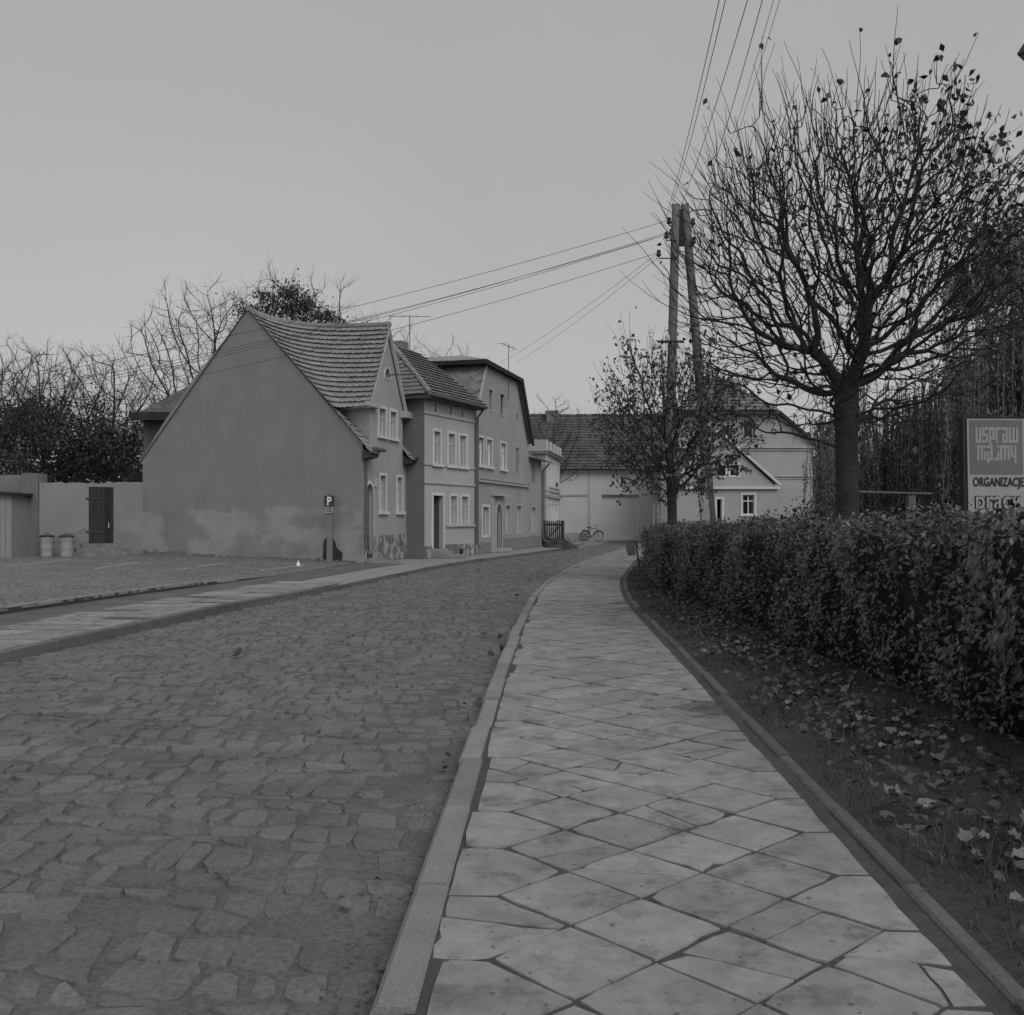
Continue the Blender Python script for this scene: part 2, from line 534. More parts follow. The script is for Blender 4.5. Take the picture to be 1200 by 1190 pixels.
def window(F, r, root, trim='trim', style='casement', tw=0.09, sill=True, fm='frame', inset=0.10, curtain=True, label=None):
    """opening r -> part window (frame bars) with sub-parts pane, sill, surround, curtain"""
    t0, z0, t1, z1 = r
    fw = 0.034
    mb = MB()
    F.box(mb, t0, t1, z0, z0 + fw, -inset - .05, -inset)
    F.box(mb, t0, t1, z1 - fw, z1, -inset - .05, -inset)
    F.box(mb, t0, t0 + fw, z0 + fw, z1 - fw, -inset - .05, -inset)
    F.box(mb, t1 - fw, t1, z0 + fw, z1 - fw, -inset - .05, -inset)
    tm = (t0 + t1) / 2
    zt = z1 - (z1 - z0) * 0.32
    cols = [(t0 + fw, t1 - fw)]
    rows = [(z0 + fw, z1 - fw)]
    if style in ('casement', 'cross'):
        F.box(mb, tm - .02, tm + .02, z0 + fw, z1 - fw, -inset - .045, -inset + .008)
        F.box(mb, t0 + fw, tm - .02, zt - .022, zt + .022, -inset - .045, -inset + .012)
        F.box(mb, tm + .02, t1 - fw, zt - .022, zt + .022, -inset - .045, -inset + .012)
        cols = [(t0 + fw, tm - .02), (tm + .02, t1 - fw)]
        rows = [(z0 + fw, zt - .022), (zt + .022, z1 - fw)]
    w = mb.build('window', fm, root)
    if label:
        w['label'] = label
    for a, b in cols:
        for c, d in rows:
            F.box(MB(), a, b, c, d, -inset - .03, -inset - .024).build('pane', 'glass', w)
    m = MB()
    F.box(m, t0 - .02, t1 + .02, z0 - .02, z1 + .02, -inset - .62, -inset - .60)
    m.build('dark_backing', 'dark', w)  # black board painting the unlit room behind the window
    if curtain:
        m = MB()
        n = 14
        g = (t1 - t0) * random.uniform(.10, .26)
        for (a, b) in ((t0 + .02, tm - g), (tm + g, t1 - .02)):
            pts = [F.P(a + (b - a) * i / n, z0 + .03, -inset - .12 - .02 * math.sin(i * 1.9)) for i in range(n + 1)]
            top = [p + Vector((0, 0, z1 - z0 - .06)) for p in pts]
            m.add(pts + top, [(i, i + 1, n + 2 + i, n + 1 + i) for i in range(n)])
        m.build('curtain', 'curtain', w)
    if sill:
        m = MB()
        F.box(m, t0 - tw - .05, t1 + tw + .05, z0 - .10, z0 - .005, -inset + .01, .09)
        m.build('sill', trim or 'trimgrey', w)
    if trim:
        m = MB()
        lo = z0 - .004 if sill else z0 - tw
        F.box(m, t0 - tw, t0, lo, z1, .0, .022)
        F.box(m, t1, t1 + tw, lo, z1, .0, .022)
        F.box(m, t0 - tw, t1 + tw, z1, z1 + tw, .0, .024)
        if not sill:
            F.box(m, t0, t1, lo, z0, .0, .022)
        m.build('surround', trim, w)
    return w

def roof_tiles(mb, O, ax, up, poly, rh=0.30, cw=0.19, thick=0.035, jit=0.008):
    """overlapping tiles, one by one, on a plane; poly in (along ax, along up)"""
    O, ax, up = Vector(O), Vector(ax).normalized(), Vector(up)
    up = (up - ax * up.dot(ax)).normalized()
    nn = ax.cross(up).normalized()
    if nn.z < 0:
        nn = -nn
    xs = [p[0] for p in poly]
    ys = [p[1] for p in poly]
    y = min(ys)
    row = 0
    while y < max(ys):
        x = min(xs) - (cw / 2 if row % 2 else 0)
        while x < max(xs):
            if inside((x + cw / 2, y + rh / 2), poly):
                j = random.uniform(-jit, jit)
                h = thick + random.uniform(-.006, .006)
                a = O + ax * (x + .004) + up * (y - rh * .12 + j)
                b = O + ax * (x + cw - .004) + up * (y - rh * .12 + j)
                c = b + up * rh * 1.12
                d = a + up * rh * 1.12
                m = (a + b) / 2 - up * cw * .12
                t = nn * h
                un_ = up * rh * .22
                mb.add([a + un_, b + un_, c, d, a + t, b + t, c + t * .25, d + t * .25, m + un_, m + t],
                       [(4, 9, 5, 6, 7), (0, 8, 9, 4), (8, 1, 5, 9), (1, 2, 6, 5), (3, 0, 4, 7)])
            x += cw
        y += rh
        row += 1
    return mb

def pipe(F, mb, u_t, ztop, p0=0.10, kick=None):
    pts = [F.P(u_t, 0.25, p0 + .12), F.P(u_t, 0.40, p0), F.P(u_t, ztop - .35, p0)]
    if kick:
        pts += [F.P(u_t + kick[0] * .6, ztop - .12, p0 + kick[1] * .7), F.P(u_t + kick[0], ztop, p0 + kick[1])]
    else:
        pts += [F.P(u_t, ztop, p0)]
    mb.tube(pts, 0.042, 8)
    for z in (0.8, ztop * .5, ztop - .5):
        mb.tube([F.P(u_t, z, p0), F.P(u_t, z + .04, p0)], .054, 8)
    return mb

def text_obj(name, body, F_o, ax, ay, w, h, m, parent, off=0.0, ext=0.003):
    """lettering as flat mesh, fitted to w x h at corner F_o"""
    cu = bpy.data.curves.new(name, 'FONT')
    cu.body = body
    cu.offset = off
    t = bpy.data.objects.new(name, cu)
    C.objects.link(t)
    dg = bpy.context.evaluated_depsgraph_get()
    me = bpy.data.meshes.new_from_object(t.evaluated_get(dg))
    bpy.data.objects.remove(t)
    co = np.array([v.co[:] for v in me.vertices])
    lo, hi = co.min(0), co.max(0)
    ax, ay, o = Vector(ax), Vector(ay), Vector(F_o)
    for v in me.vertices:
        x = (v.co.x - lo[0]) / (hi[0] - lo[0]) * w
        y = (v.co.y - lo[1]) / (hi[1] - lo[1]) * h
        v.co = o + ax * x + ay * y
    me.materials.clear()
    return finish(me, name, m, parent)
# ================================================================== THE SETTING: ground, road, pavements
def sheet(name, pts, z, m, label, thick=0.0):
    mb = MB()
    pl = [[Vector((x, y, 0)) for x, y in pts]]
    mb.add([(x, y, z) for x, y in pts], tessellate_polygon(pl))
    return tag(mb.build(name, m), label, kind='structure')

def smooth_curve(Y, X, step=0.05):
    y = np.arange(Y[0], Y[-1], step)
    x = np.interp(y, Y, X)
    k = int(2.4 / step)
    xp = np.concatenate([x[0] + (np.arange(-k, 0)) * (x[1] - x[0]), x, x[-1] + (np.arange(1, k + 1)) * (x[-1] - x[-2])])
    ker = np.hanning(2 * k + 1)
    return y, np.convolve(xp, ker / ker.sum(), 'valid')

class Path:
    def __init__(s, Y, X):
        s.y, s.x = smooth_curve(Y, X)
        s.s = np.concatenate([[0], np.cumsum(np.hypot(np.diff(s.x), np.diff(s.y)))])
        s.len = s.s[-1]
    def at(s, q):
        x, y = np.interp(q, s.s, s.x), np.interp(q, s.s, s.y)
        x2, y2 = np.interp(q + .05, s.s, s.x), np.interp(q + .05, s.s, s.y)
        x1, y1 = np.interp(q - .05, s.s, s.x), np.interp(q - .05, s.s, s.y)
        l = math.hypot(x2 - x1, y2 - y1)
        return (x, y), ((x2 - x1) / l, (y2 - y1) / l)
    def map(s, q, lat):
        """arc length q, lateral offset to the right"""
        (x, y), (dx, dy) = s.at(q)
        return x + dy * lat, y - dx * lat
    def X(s, y):
        return float(np.interp(y, s.y, s.x))

# inner edge of the right-hand kerb, right edge of that footway, face of the left-hand kerb
KR = Path([0.5, 2.7, 4.45, 8.15, 11.4, 15, 18, 21.5, 27, 33, 41, 48, 56, 60], [-.355, -.276, -.21, -.07, .09, .283, .5, .86, 1.70, 2.68, 4.38, 6.2, 8.6, 9.9])
KL = Path([3, 9.86, 12.58, 14.04, 16.2, 18.3, 22.5, 28, 32.8, 41.4, 47, 54], [-5.9, -5.08, -4.77, -4.58, -4.27, -3.82, -3.1, -2.25, -1.1, 1.40, 2.75, 4.0])
FOOT_W = lambda y: float(np.interp(y, [0, 9, 16, 22, 40, 60], [1.66, 1.67, 1.54, 1.52, 1.5, 1.5]))

GZ = -0.16
tag(MB().add([(-1500, -200, GZ), (1500, -200, GZ), (1500, 2500, GZ), (-1500, 2500, GZ)], [(0, 1, 2, 3)]).build('ground', 'ground'), 'flat ground reaching to the horizon', kind='structure')

# ---- road: soil bed with a cambered surface, then every cobblestone
ROADZ = -0.115
def road_left(y): return KL.X(min(max(y, 3), 53.5))
def road_right(y): return KR.X(min(max(y, .6), 59.5)) - .12
def bed_z(x, y):
    a, b = road_left(y), road_right(y)
    f = min(max((x - a) / max(b - a, .5), 0), 1)
    crown = .05 * (1 - (2 * f - 1) ** 2)
    silt = .028 * max(0, 1 - (b - x) / .85) if y < 30 else 0.0
    return ROADZ + crown + silt + .010 * math.sin(x * 2.3 + y * .9) * math.sin(y * 1.7)

from mathutils import noise as mnoise
def dust(x, y):
    if y > 20:
        return 0
    return .011 * mnoise.noise((x * 2.3, y * 2.3, 0)) + .007 * mnoise.noise((x * 7, y * 7, 3))
ys = list(np.arange(0.8, 12, .08)) + list(np.arange(12, 30, .25)) + list(np.arange(30, 61.5, 1.0))
nx = 60
V, Fq = [], []
for y in ys:
    a, b = road_left(y), road_right(y)
    if y > 44:
        a, b = a - .2, b + .1
    for i in range(nx + 1):
        x = a + (b - a) * i / nx
        V.append((x, y, bed_z(x, y) + dust(x, y)))
for j in range(len(ys) - 1):
    for i in range(nx):
        Fq.append((j * (nx + 1) + i, j * (nx + 1) + i + 1, (j + 1) * (nx + 1) + i + 1, (j + 1) * (nx + 1) + i))
road = tag(finish(fast_mesh('road', V, Fq), 'road', 'soil', smooth=True), 'cobbled street curving away between the houses and the hedge', kind='structure')

stones = []
def wav(k, x):
    return .045 * math.sin(x * 2.1 + k * 1.7) + .035 * math.sin(x * 6.3 + k * 4.1) - .12 * (x + 2.5)
lines, y = [], 0.6
while y < 53:
    lines.append(y)
    y += random.uniform(.14, .245)
for k in range(len(lines) - 1):
    yc = lines[k]
    a, b = road_left(yc) - .03, road_right(yc) + .03
    x = a + random.uniform(0, .12)
    while x < b - .05:
        w = random.uniform(.12, .26) if random.random() < .8 else random.uniform(.09, .14)
        x1 = min(x + w, b)
        q = [(x, lines[k] + wav(k, x)), (x1, lines[k] + wav(k, x1)), (x1 + random.uniform(-.045, .045), lines[k + 1] + wav(k + 1, x1) + random.uniform(-.025, .025)), (x + random.uniform(-.045, .045), lines[k + 1] + wav(k + 1, x) + random.uniform(-.025, .025))]
        x = x1
        near = road_right(q[0][1]) - x
        if x1 - q[0][0] < .07 or random.random() < (.2 if near < .3 and q[0][1] < 22 else .015):
            continue
        stones.append((sum(p[0] for p in q) / 4, sum(p[1] for p in q) / 4, q))
def stone_geo(cx, cy, q):
    """an irregular flat-topped stone set between its neighbours"""
    g = random.uniform(.003, .011)
    edge = road_right(cy) - cx
    z = bed_z(cx, cy) + random.uniform(.004, .017) - (.006 if edge < .6 and cy < 25 else 0)
    tx, ty = random.uniform(-.05, .05), random.uniform(-.07, .09)
    ring = []
    for i in range(4):
        p, n_, pr = q[i], q[(i + 1) % 4], q[i - 1]
        c1, c2 = random.uniform(.08, .28), random.uniform(.08, .28)
        ring.append((p[0] + (pr[0] - p[0]) * c1, p[1] + (pr[1] - p[1]) * c1))
        ring.append((p[0] + (n_[0] - p[0]) * c2, p[1] + (n_[1] - p[1]) * c2))
    top, low = [], []
    for (x, y) in ring:
        d = max(math.hypot(x - cx, y - cy), .03)
        k1 = (d - g - random.uniform(0, .010)) / d
        ex, ey = (x - cx) * k1, (y - cy) * k1
        s_ = random.uniform(.90, .97)
        top.append((ex * s_, ey * s_, z + tx * ex + ty * ey + random.uniform(-.003, .002)))
        low.append((ex, ey, z - .024))
    n = 8
    vv = [(random.uniform(-.02, .02), random.uniform(-.015, .015), z + random.uniform(-.002, .007))] + top + low
    ff = [(0, 1 + k, 1 + (k + 1) % n) for k in range(n)] + [(1 + k, 1 + n + k, 1 + n + (k + 1) % n, 1 + (k + 1) % n) for k in range(n)]
    return vv, ff
def seen(x, y):
    u, v = 600 + x / y * FPX, 607 + (EYE + .08) / y * FPX
    return -10 < u < 1210 and v < 1200
stones.sort(key=lambda s_: s_[1] if seen(s_[0], s_[1]) else 999 + s_[1])
rest = MB()
for i, (cx, cy, q4) in enumerate(stones):
    vv, ff = stone_geo(cx, cy, q4)
    if i < 300:
        mb = MB()
        mb.add([(x + cx, y_ + cy, z) for x, y_, z in vv], ff)
        mb.build('cobblestone', 'cobble', road, smooth=False)
    else:
        rest.add([(x + cx, y_ + cy, z) for x, y_, z in vv], ff)
rest.build('cobblestones', 'cobble_far', road, kind='stuff')

# ---- kerbs
def kerb_run(path, parent, q0, q1, w, top, bottom, name, m, lat0, ln=(0.8, 1.15), jit=.011, skip=0.0, zf=None):
    q = q0
    while q < q1:
        l = random.uniform(*ln)
        if random.random() >= skip:
            mb = MB()
            dz = random.uniform(-jit, jit)
            dl = random.uniform(-jit, jit)
            st = [q + .008, q + l * .5, q + l - .008]
            rings = []
            for s_ in st:
                o = zf(s_) if zf else 0
                c = .018
                prof = [(lat0 + dl, bottom), (lat0 + dl, top + dz + o - c), (lat0 + dl + c, top + dz + o), (lat0 + dl + w - c * .6, top + dz + o), (lat0 + dl + w, top + dz + o - c * .6), (lat0 + dl + w, bottom)]
                rings.append([Vector((*path.map(s_, la), z)) for la, z in prof])
            mb.tube_rings(rings)
            mb.build(name, m, parent)
        q += l

# ---- right footway: joint bed, diagonal slabs with mitred edge slabs
W0 = 1.66
V, Fq = [], []
qs = np.arange(0.0, KR.len - .5, .3)
for q in qs:
    (x, y), _ = KR.at(q)
    w = FOOT_W(y)
    V += [(*KR.map(q, -.02), -.005), (*KR.map(q, w * .5), -.0065), (*KR.map(q, w + .08), -.003)]
for j in range(len(qs) - 1):
    for i in range(2):
        Fq.append((j * 3 + i, j * 3 + i + 1, (j + 1) * 3 + i + 1, (j + 1) * 3 + i))
footway = tag(finish(fast_mesh('footway', V, Fq), 'footway', 'joint'), 'footway of diagonal concrete slabs between road and hedge', kind='structure')
D = 0.51
H_L, H_R = 0.19, 0.125
cols = 4
gapR = W0 - (H_L + H_R + D + (cols - 1) * D / 2)      # soil left along the edging
polys = []
nrow = int((KR.len - 1.5) / D)
for k in range(nrow):
    s0 = k * D
    e0 = random.uniform(.004, .016) if random.random() < .75 else random.uniform(.02, .06)
    polys.append(('edge', [(s0, e0), (s0 + D, e0 + .006), (s0 + D, H_L), (s0 + D / 2, H_L + D / 2), (s0, H_L)]))
    for c in range(cols):
        qc = H_L + D / 2 + c * D / 2
        sc_ = s0 + (0 if c % 2 == 0 else D / 2)
        polys.append(('slab', [(sc_ - D / 2, qc), (sc_, qc + D / 2), (sc_ + D / 2, qc), (sc_, qc - D / 2)]))
    qe = H_L + H_R + D + (cols - 1) * D / 2
    so = s0 - D / 2 if cols % 2 == 0 else s0
    polys.append(('edge_r', [(so, qe), (so, qe - H_R), (so + D / 2, qe - H_R - D / 2), (so + D, qe - H_R), (so + D, qe)]))

def split_poly(pts, a, b):
    """cut a convex polygon by the line a-b"""
    L, Rr = [], []
    sd = lambda p: (b[0] - a[0]) * (p[1] - a[1]) - (b[1] - a[1]) * (p[0] - a[0])
    n = len(pts)
    for i in range(n):
        p, q = pts[i], pts[(i + 1) % n]
        dp, dq = sd(p), sd(q)
        (L if dp >= 0 else Rr).append(p)
        if dp * dq < 0:
            t = dp / (dp - dq)
            m = (p[0] + (q[0] - p[0]) * t, p[1] + (q[1] - p[1]) * t)
            L.append(m)
            Rr.append(m)
    return [l for l in (L, Rr) if len(l) > 2]

def slab_mesh(pts, z, tilt, gap):
    cx, cy = sum(p[0] for p in pts) / len(pts), sum(p[1] for p in pts) / len(pts)
    ring = []
    n = len(pts)
    for i in range(n):
        p, q = pts[i], pts[(i + 1) % n]
        l = math.hypot(q[0] - p[0], q[1] - p[1])
        k = 4 if l > .3 else (3 if l > .15 else 1)
        if n > 4:
            k = min(k, 3)
        for t in range(k):
            f = t / k + (random.uniform(-.08, .08) if t else 0)
            ring.append((p[0] + (q[0] - p[0]) * f, p[1] + (q[1] - p[1]) * f, t == 0))
    out_ = []
    for (x, y, corner) in ring:
        d = max(math.hypot(x - cx, y - cy), .02)
        jj = gap + random.uniform(-.004, .005) + (random.uniform(0, .016) if corner else 0)
        if random.random() < .04:
            jj += random.uniform(.01, .03)
        jj = min(jj, d * .5)
        out_.append((x - (x - cx) / d * jj, y - (y - cy) / d * jj))
    m = len(ring)
    def w(p, dz):
        (x0, y0), _d = KR.at(min(max(p[0], 0), KR.len - .1))
        k = FOOT_W(y0) / W0
        X, Y = KR.map(min(max(p[0], 0), KR.len - .1), p[1] * k)
        return (X, Y, z + dz + tilt[0] * (p[0] - cx) + tilt[1] * (p[1] - cy))
    vv = [w(p, 0) for p in out_] + [w(p, -.03) for p in out_]
    ff = [tuple(range(m))] + [(i, m + i, m + (i + 1) % m, (i + 1) % m) for i in range(m)]
    return vv, ff

pieces = []
for kind_, pts in polys:
    if min(p[0] for p in pts) < 0.4:
        continue
    dark = kind_ == 'edge_r' and random.random() < .16
    sub = [pts]
    if random.random() < (.30 if kind_ != 'slab' else .16):
        cx, cy = sum(p[0] for p in pts) / len(pts), sum(p[1] for p in pts) / len(pts)
        a = random.choice((math.pi / 2, math.pi / 4, -math.pi / 4)) + random.uniform(-.3, .3)
        o = (cx + random.uniform(-.06, .06), cy + random.uniform(-.06, .06))
        sub = split_poly(pts, o, (o[0] + math.cos(a), o[1] + math.sin(a)))
        if random.random() < .3:
            a2 = a + 1.4
            sub = split_poly(sub[0], o, (o[0] + math.cos(a2), o[1] + math.sin(a2))) + sub[1:]
    z, tl = random.uniform(-.0015, .004), (random.uniform(-.008, .008), random.uniform(-.008, .008))
    for sp in sub:
        if len(sp) > 2:
            g = .005 if len(sub) == 1 else .004
            pieces.append((sp, z + random.uniform(-.002, .001), tl, g + random.uniform(0, .006), 'concrete_dark' if dark else 'concrete'))
def pc(p):
    s_ = sum(q[0] for q in p[0]) / len(p[0])
    l = sum(q[1] for q in p[0]) / len(p[0])
    x, y = KR.map(s_, l)
    return y if seen(x, y) else 900 + y
pieces.sort(key=pc)
rest = MB()
for i, (sp, z, tl, g, m) in enumerate(pieces):
    vv, ff = slab_mesh(sp, z, tl, g)
    if i < 300:
        MB().add(vv, ff).build('slab', m, footway)
    else:
        rest.add(vv, ff)
rest.build('slabs', 'concrete', footway, kind='stuff')
kerb_run(KR, footway, 0.3, KR.len - 1, .125, .006, -.2, 'kerbstone', 'granite', -.125)

# ---- verge between footway and hedge, with its low edging
V, Fq = [], []
lat = [-.02, .03, .35, .8, 1.3, 2.0]
zz = [-.004, .008, .02, .05, .06, .06]
qs = np.arange(0.0, KR.len - .5, .35)
for q in qs:
    (x, y), _ = KR.at(q)
    w = FOOT_W(y)
    for l, z in zip(lat, zz):
        V.append((*KR.map(q, w + .05 + l), z + (random.uniform(-.012, .012) if l > .1 else 0)))
n6 = len(lat)
for j in range(len(qs) - 1):
    for i in range(n6 - 1):
        Fq.append((j * n6 + i, j * n6 + i + 1, (j + 1) * n6 + i + 1, (j + 1) * n6 + i))
verge = tag(finish(fast_mesh('verge', V, Fq), 'verge', 'verge', smooth=True), 'narrow strip of dark soil in front of the hedge', kind='structure')
q = 0.5
while q < 32:
    (x, y), _ = KR.at(q)
    w = FOOT_W(y)
    l = random.uniform(.85, 1.05)
    if random.random() < .97:
        mb = MB()
        dz = random.uniform(-.016, .006)
        rings = []
        for s_ in (q + .006, q + l - .006):
            rings.append([Vector((*KR.map(s_, w + la), z + dz)) for la, z in ((.0, -.1), (.0, .010), (.012, .022), (.058, .022), (.07, .012), (.07, -.1))])
        mb.tube_rings(rings).build('edging_stone', 'edging', verge)
    q += l
sheet('lawn', [(4.0, 0), (120, 0), (120, 140), (13, 140), (13, 62), (11.8, 58), (8.6, 50), (6.6, 44), (5.2, 38), (3.9, 31), (3.6, 22)], .035, 'lawn', 'lawn of the garden behind the hedge')

# ---- yard in front of the barn
sheet('yard', [(2.0, 45), (5.2, 45), (8, 50), (11.6, 57), (13, 61.2), (-2, 61.2), (-2, 54), (2.2, 54)], -.075, 'yard', 'bare yard in front of the barn gate')

# ---- left side: pavement of large slabs with kerb, cobbled strip, car park
PW = 1.55
V, Fq = [], []
qs = np.arange(0, KL.len - .3, .4)
for q in qs:
    (x, y), _ = KL.at(q)
    w = PW + max(0, (y - 19)) * .12
    V += [(*KL.map(q, 0), -.016), (*KL.map(q, -w), -.012)]
for j in range(len(qs) - 1):
    Fq.append((j * 2, (j + 1) * 2, (j + 1) * 2 + 1, j * 2 + 1))
lpave = tag(finish(fast_mesh('pavement', V, Fq), 'pavement', 'pave_far'), 'pavement along the car park and in front of the houses', kind='structure')
V, Fq = [], []
for q in np.arange(0, 18, .5):
    if KL.at(q)[0][1] < 20.4:
        V += [(*KL.map(q, -.05), -.009), (*KL.map(q, -1.56), -.007)]
for j in range(len(V) // 2 - 1):
    Fq.append((j * 2, (j + 1) * 2, (j + 1) * 2 + 1, j * 2 + 1))
finish(fast_mesh('joint_bed', V, Fq), 'joint_bed', 'joint', lpave)
q = 0.0
while q < KL.len - 1:
    (x, y), _ = KL.at(q)
    if y > 20.5:
        break
    l = random.uniform(.48, .52)
    for a, b in ((-.14, -.82), (-.83, -1.53)):
        z = random.uniform(-.004, .014)
        tl = random.uniform(-.012, .012)
        c = [KL.map(q + .018, a), KL.map(q + l - .018, a), KL.map(q + l - .018, b), KL.map(q + .018, b)]
        mb = MB()
        top = [(x_, y_, z + (tl if k in (1, 2) else 0)) for k, (x_, y_) in enumerate(c)]
        mb.add(top + [(x_, y_, -.03) for x_, y_ in c], [(0, 1, 2, 3), (0, 4, 5, 1), (1, 5, 6, 2), (2, 6, 7, 3), (3, 7, 4, 0)])
        mb.build('slab', 'concrete', lpave)
    q += l
qk = 0.0
while KL.at(qk)[0][1] < 18.6:
    qk += .05
kerb_run(KL, lpave, 0.3, qk, .13, .012, -.2, 'kerbstone', 'kerb_dirty', -.13)
kerb_run(KL, lpave, qk, KL.len - 1.2, .12, -.02, -.2, 'kerbstone', 'kerb_dirty', -.12, ln=(.8, 1.3), jit=.015, zf=lambda s_: .0)

T = Path([1, 13.8, 16.8, 21, 25, 29.6], [-9.2, -7.15, -6.7, -5.86, -5.2, -4.75])
V, Fq, SK = [], [], []
qs = np.arange(0, T.len - .1, .4)
def lot_z(y): return .075 * float(np.clip((23 - y) / 4, 0, 1)) + .004
for q in qs:
    x, y = T.map(q, 0)
    z = lot_z(y)
    V += [(x, y, z), (x - 6, y, z), (x - 40, y, z)]
    SK += [(x, y, z), (x - .03, y, -.12)]
V += [(-5.0, 37.5, .004), (-13, 37.5, .004), (-60, 37.5, .004)]
n = len(V) // 3
for j in range(n - 1):
    for i in range(2):
        Fq.append((j * 3 + i, (j + 1) * 3 + i, (j + 1) * 3 + i + 1, j * 3 + i + 1))
lot = tag(finish(fast_mesh('car_park', V, Fq), 'car_park', 'lot'), 'car park paved with small setts beside the gable wall', kind='structure')
finish(fast_mesh('step_face', SK, [(2 * j, 2 * j + 1, 2 * j + 3, 2 * j + 2) for j in range(len(SK) // 2 - 1)]), 'step_face', 'joint', lot)  # dark soil face, its tone also painting the shadow gap below the setts
# dirt strip between pavement and the step of the car park
V, Fq = [], []
for yy in np.arange(4, 30, .5):
    a = T.X(min(yy, 29.5)) + .0
    (b, _c) = (KL.X(yy) - 1.45, 0)
    b = max(a + .02, b) + .15
    V += [(a - .05, yy, -.004), (b, yy, -.004)]
for j in range(len(V) // 2 - 1):
    Fq.append((j * 2, j * 2 + 1, j * 2 + 3, j * 2 + 2))
tag(finish(fast_mesh('dirt_strip', V, Fq), 'dirt_strip', 'soil'), 'strip of trodden dirt between pavement and car park', kind='structure')
mb = MB()
q = 3.0
while True:
    x, y = T.map(q, 0)
    if y > 21.2:
        break
    l = random.uniform(.10, .17)
    z = lot_z(y)
    (dx, dy) = T.at(q)[1]
    a = Vector((x + random.uniform(-.012, .012), y, z - .035))
    mb.cor(a, (dx * l * .93, dy * l * .93, 0), (-dy * .16, dx * .16, 0), (0, 0, .047 + random.uniform(-.008, .012)))
    q += l
mb.build('edge_setts', 'lotstone', lot, kind='stuff')

# painted parking bays: worn dashes across the setts
for a, b in (((-14.1, 27.6), (-14.2, 31.8)), ((-11.0, 26.2), (-11.35, 30.2)), ((-8.72, 26.0), (-8.56, 29.7)), ((-6.44, 25.4), (-5.9, 28.2))):
    mb = MB()
    L = math.hypot(b[0] - a[0], b[1] - a[1])
    dx, dy = (b[0] - a[0]) / L, (b[1] - a[1]) / L
    q = 0
    while q < L:
        l = random.uniform(.09, .17)
        if random.random() < .86:
            w = random.uniform(.10, .15)
            o = random.uniform(-.03, .03)
            p = Vector((a[0] + dx * q - dy * o, a[1] + dy * q + dx * o, lot_z(a[1]) + .004))
            mb.poly([p + Vector((dy * w / 2, -dx * w / 2, 0)), p + Vector((dx * l + dy * w / 2, dy * l - dx * w / 2, 0)), p + Vector((dx * l - dy * w / 2, dy * l + dx * w / 2, 0)), p - Vector((dy * w / 2, -dx * w / 2, 0))])
        q += l * 1.04
    tag(mb.build('parking_line', 'paint'), 'worn white parking bay line painted on the setts', kind='structure')
# ================================================================== HOUSES
Z3 = Vector((0, 0, 1))
# ---- cottage with the big blind gable and a street dormer gable
A = Vector((-4.46, 29.7, 0))
F1 = Face(A, (.243, .970))
E1 = Vector((-9.14, 6.9, 0)).normalized()
def H1(t, w, z): return A + F1.d * t + E1 * w + Z3 * z
FG = Face(H1(0, 11.45, 0), -E1)          # gable face seen from the car park, t from its far corner
root = thing('gabled_cottage', 'cottage with large blank grey gable facing the car park and tiled street gable', 'house', A)
LEN = 4.34
mb = MB()
gp = [(0, 0), (11.45, 0), (11.45, 3.55), (6.06, 8.24), (3.0, 6.12), (1.25, 4.72), (-.12, 3.5), (0, 3.3)]
FGw = wall(FG, gp, [], mb)
mb.build('gable_wall', 'gable', root)
mb = MB()
mb.poly([H1(LEN, 0, 0), H1(LEN, 11.45, 0), H1(LEN, 11.45, 3.5), H1(LEN, 5.39, 8.2), H1(LEN, 0, 3.5)])
mb.poly([H1(0, 11.45, 0), H1(LEN, 11.45, 0), H1(LEN, 11.45, 3.5), H1(0, 11.45, 3.5)])
mb.build('rear_wall', 'h1', root)

r_door = F1.rect(428.8, 567, 436.9, 655)
r_door = (r_door[0], .06, r_door[2], r_door[3])
w_low = [F1.rect(445.4, 557, 452, 599), F1.rect(465.5, 560.6, 471.2, 600)]
w_up = [F1.rect(444, 478.3, 452, 510.6), F1.rect(457.3, 483.8, 464.5, 513.6)]
zl = (sum(r[1] for r in w_low) / 2, sum(r[3] for r in w_low) / 2)
zu = (sum(r[1] for r in w_up) / 2, sum(r[3] for r in w_up) / 2)
w_low = [(r[0], zl[0], r[2], zl[1]) for r in w_low]
w_up = [(r[0], zu[0], r[2], zu[1]) for r in w_up]
r_att = F1.rect(451.0, 432, 456.5, 443.5)
DL, DR, DA = .53, 3.42, 1.92
outer = [(0, 0), (LEN, 0), (LEN, 3.42), (DR, 3.42), (DR, 4.9), (DA, 7.36), (DL, 4.9), (DL, 3.42), (0, 3.42)]
mb = MB()
wall(F1, outer, [arch(r_door)] + [rpoly(r) for r in w_low + w_up] + [arch(r_att)], mb)
mb.build('street_wall', 'h1', root)
mb = MB()      # flaking plinth, a thin coat standing proud of the wall
F1.box(mb, r_door[2] + .03, LEN, 0, .80, .0, .03)
mb.build('plinth', 'plinth', root)
for r in w_low:
    window(F1, r, root)
for r in w_up:
    window(F1, r, root)
m = MB()
ap = arch(r_att)
m.add([F1.P(t, z, -.1) for t, z in ap], [tuple(range(len(ap)))])
wd_ = m.build('attic_window', 'dark', root)
m = MB()
c0, cz = (r_att[0] + r_att[2]) / 2, (r_att[1] + r_att[3]) / 2
big = [(c0 + (t - c0) * 1.5, cz + (z - cz) * 1.22) for t, z in ap]
n = len(ap)
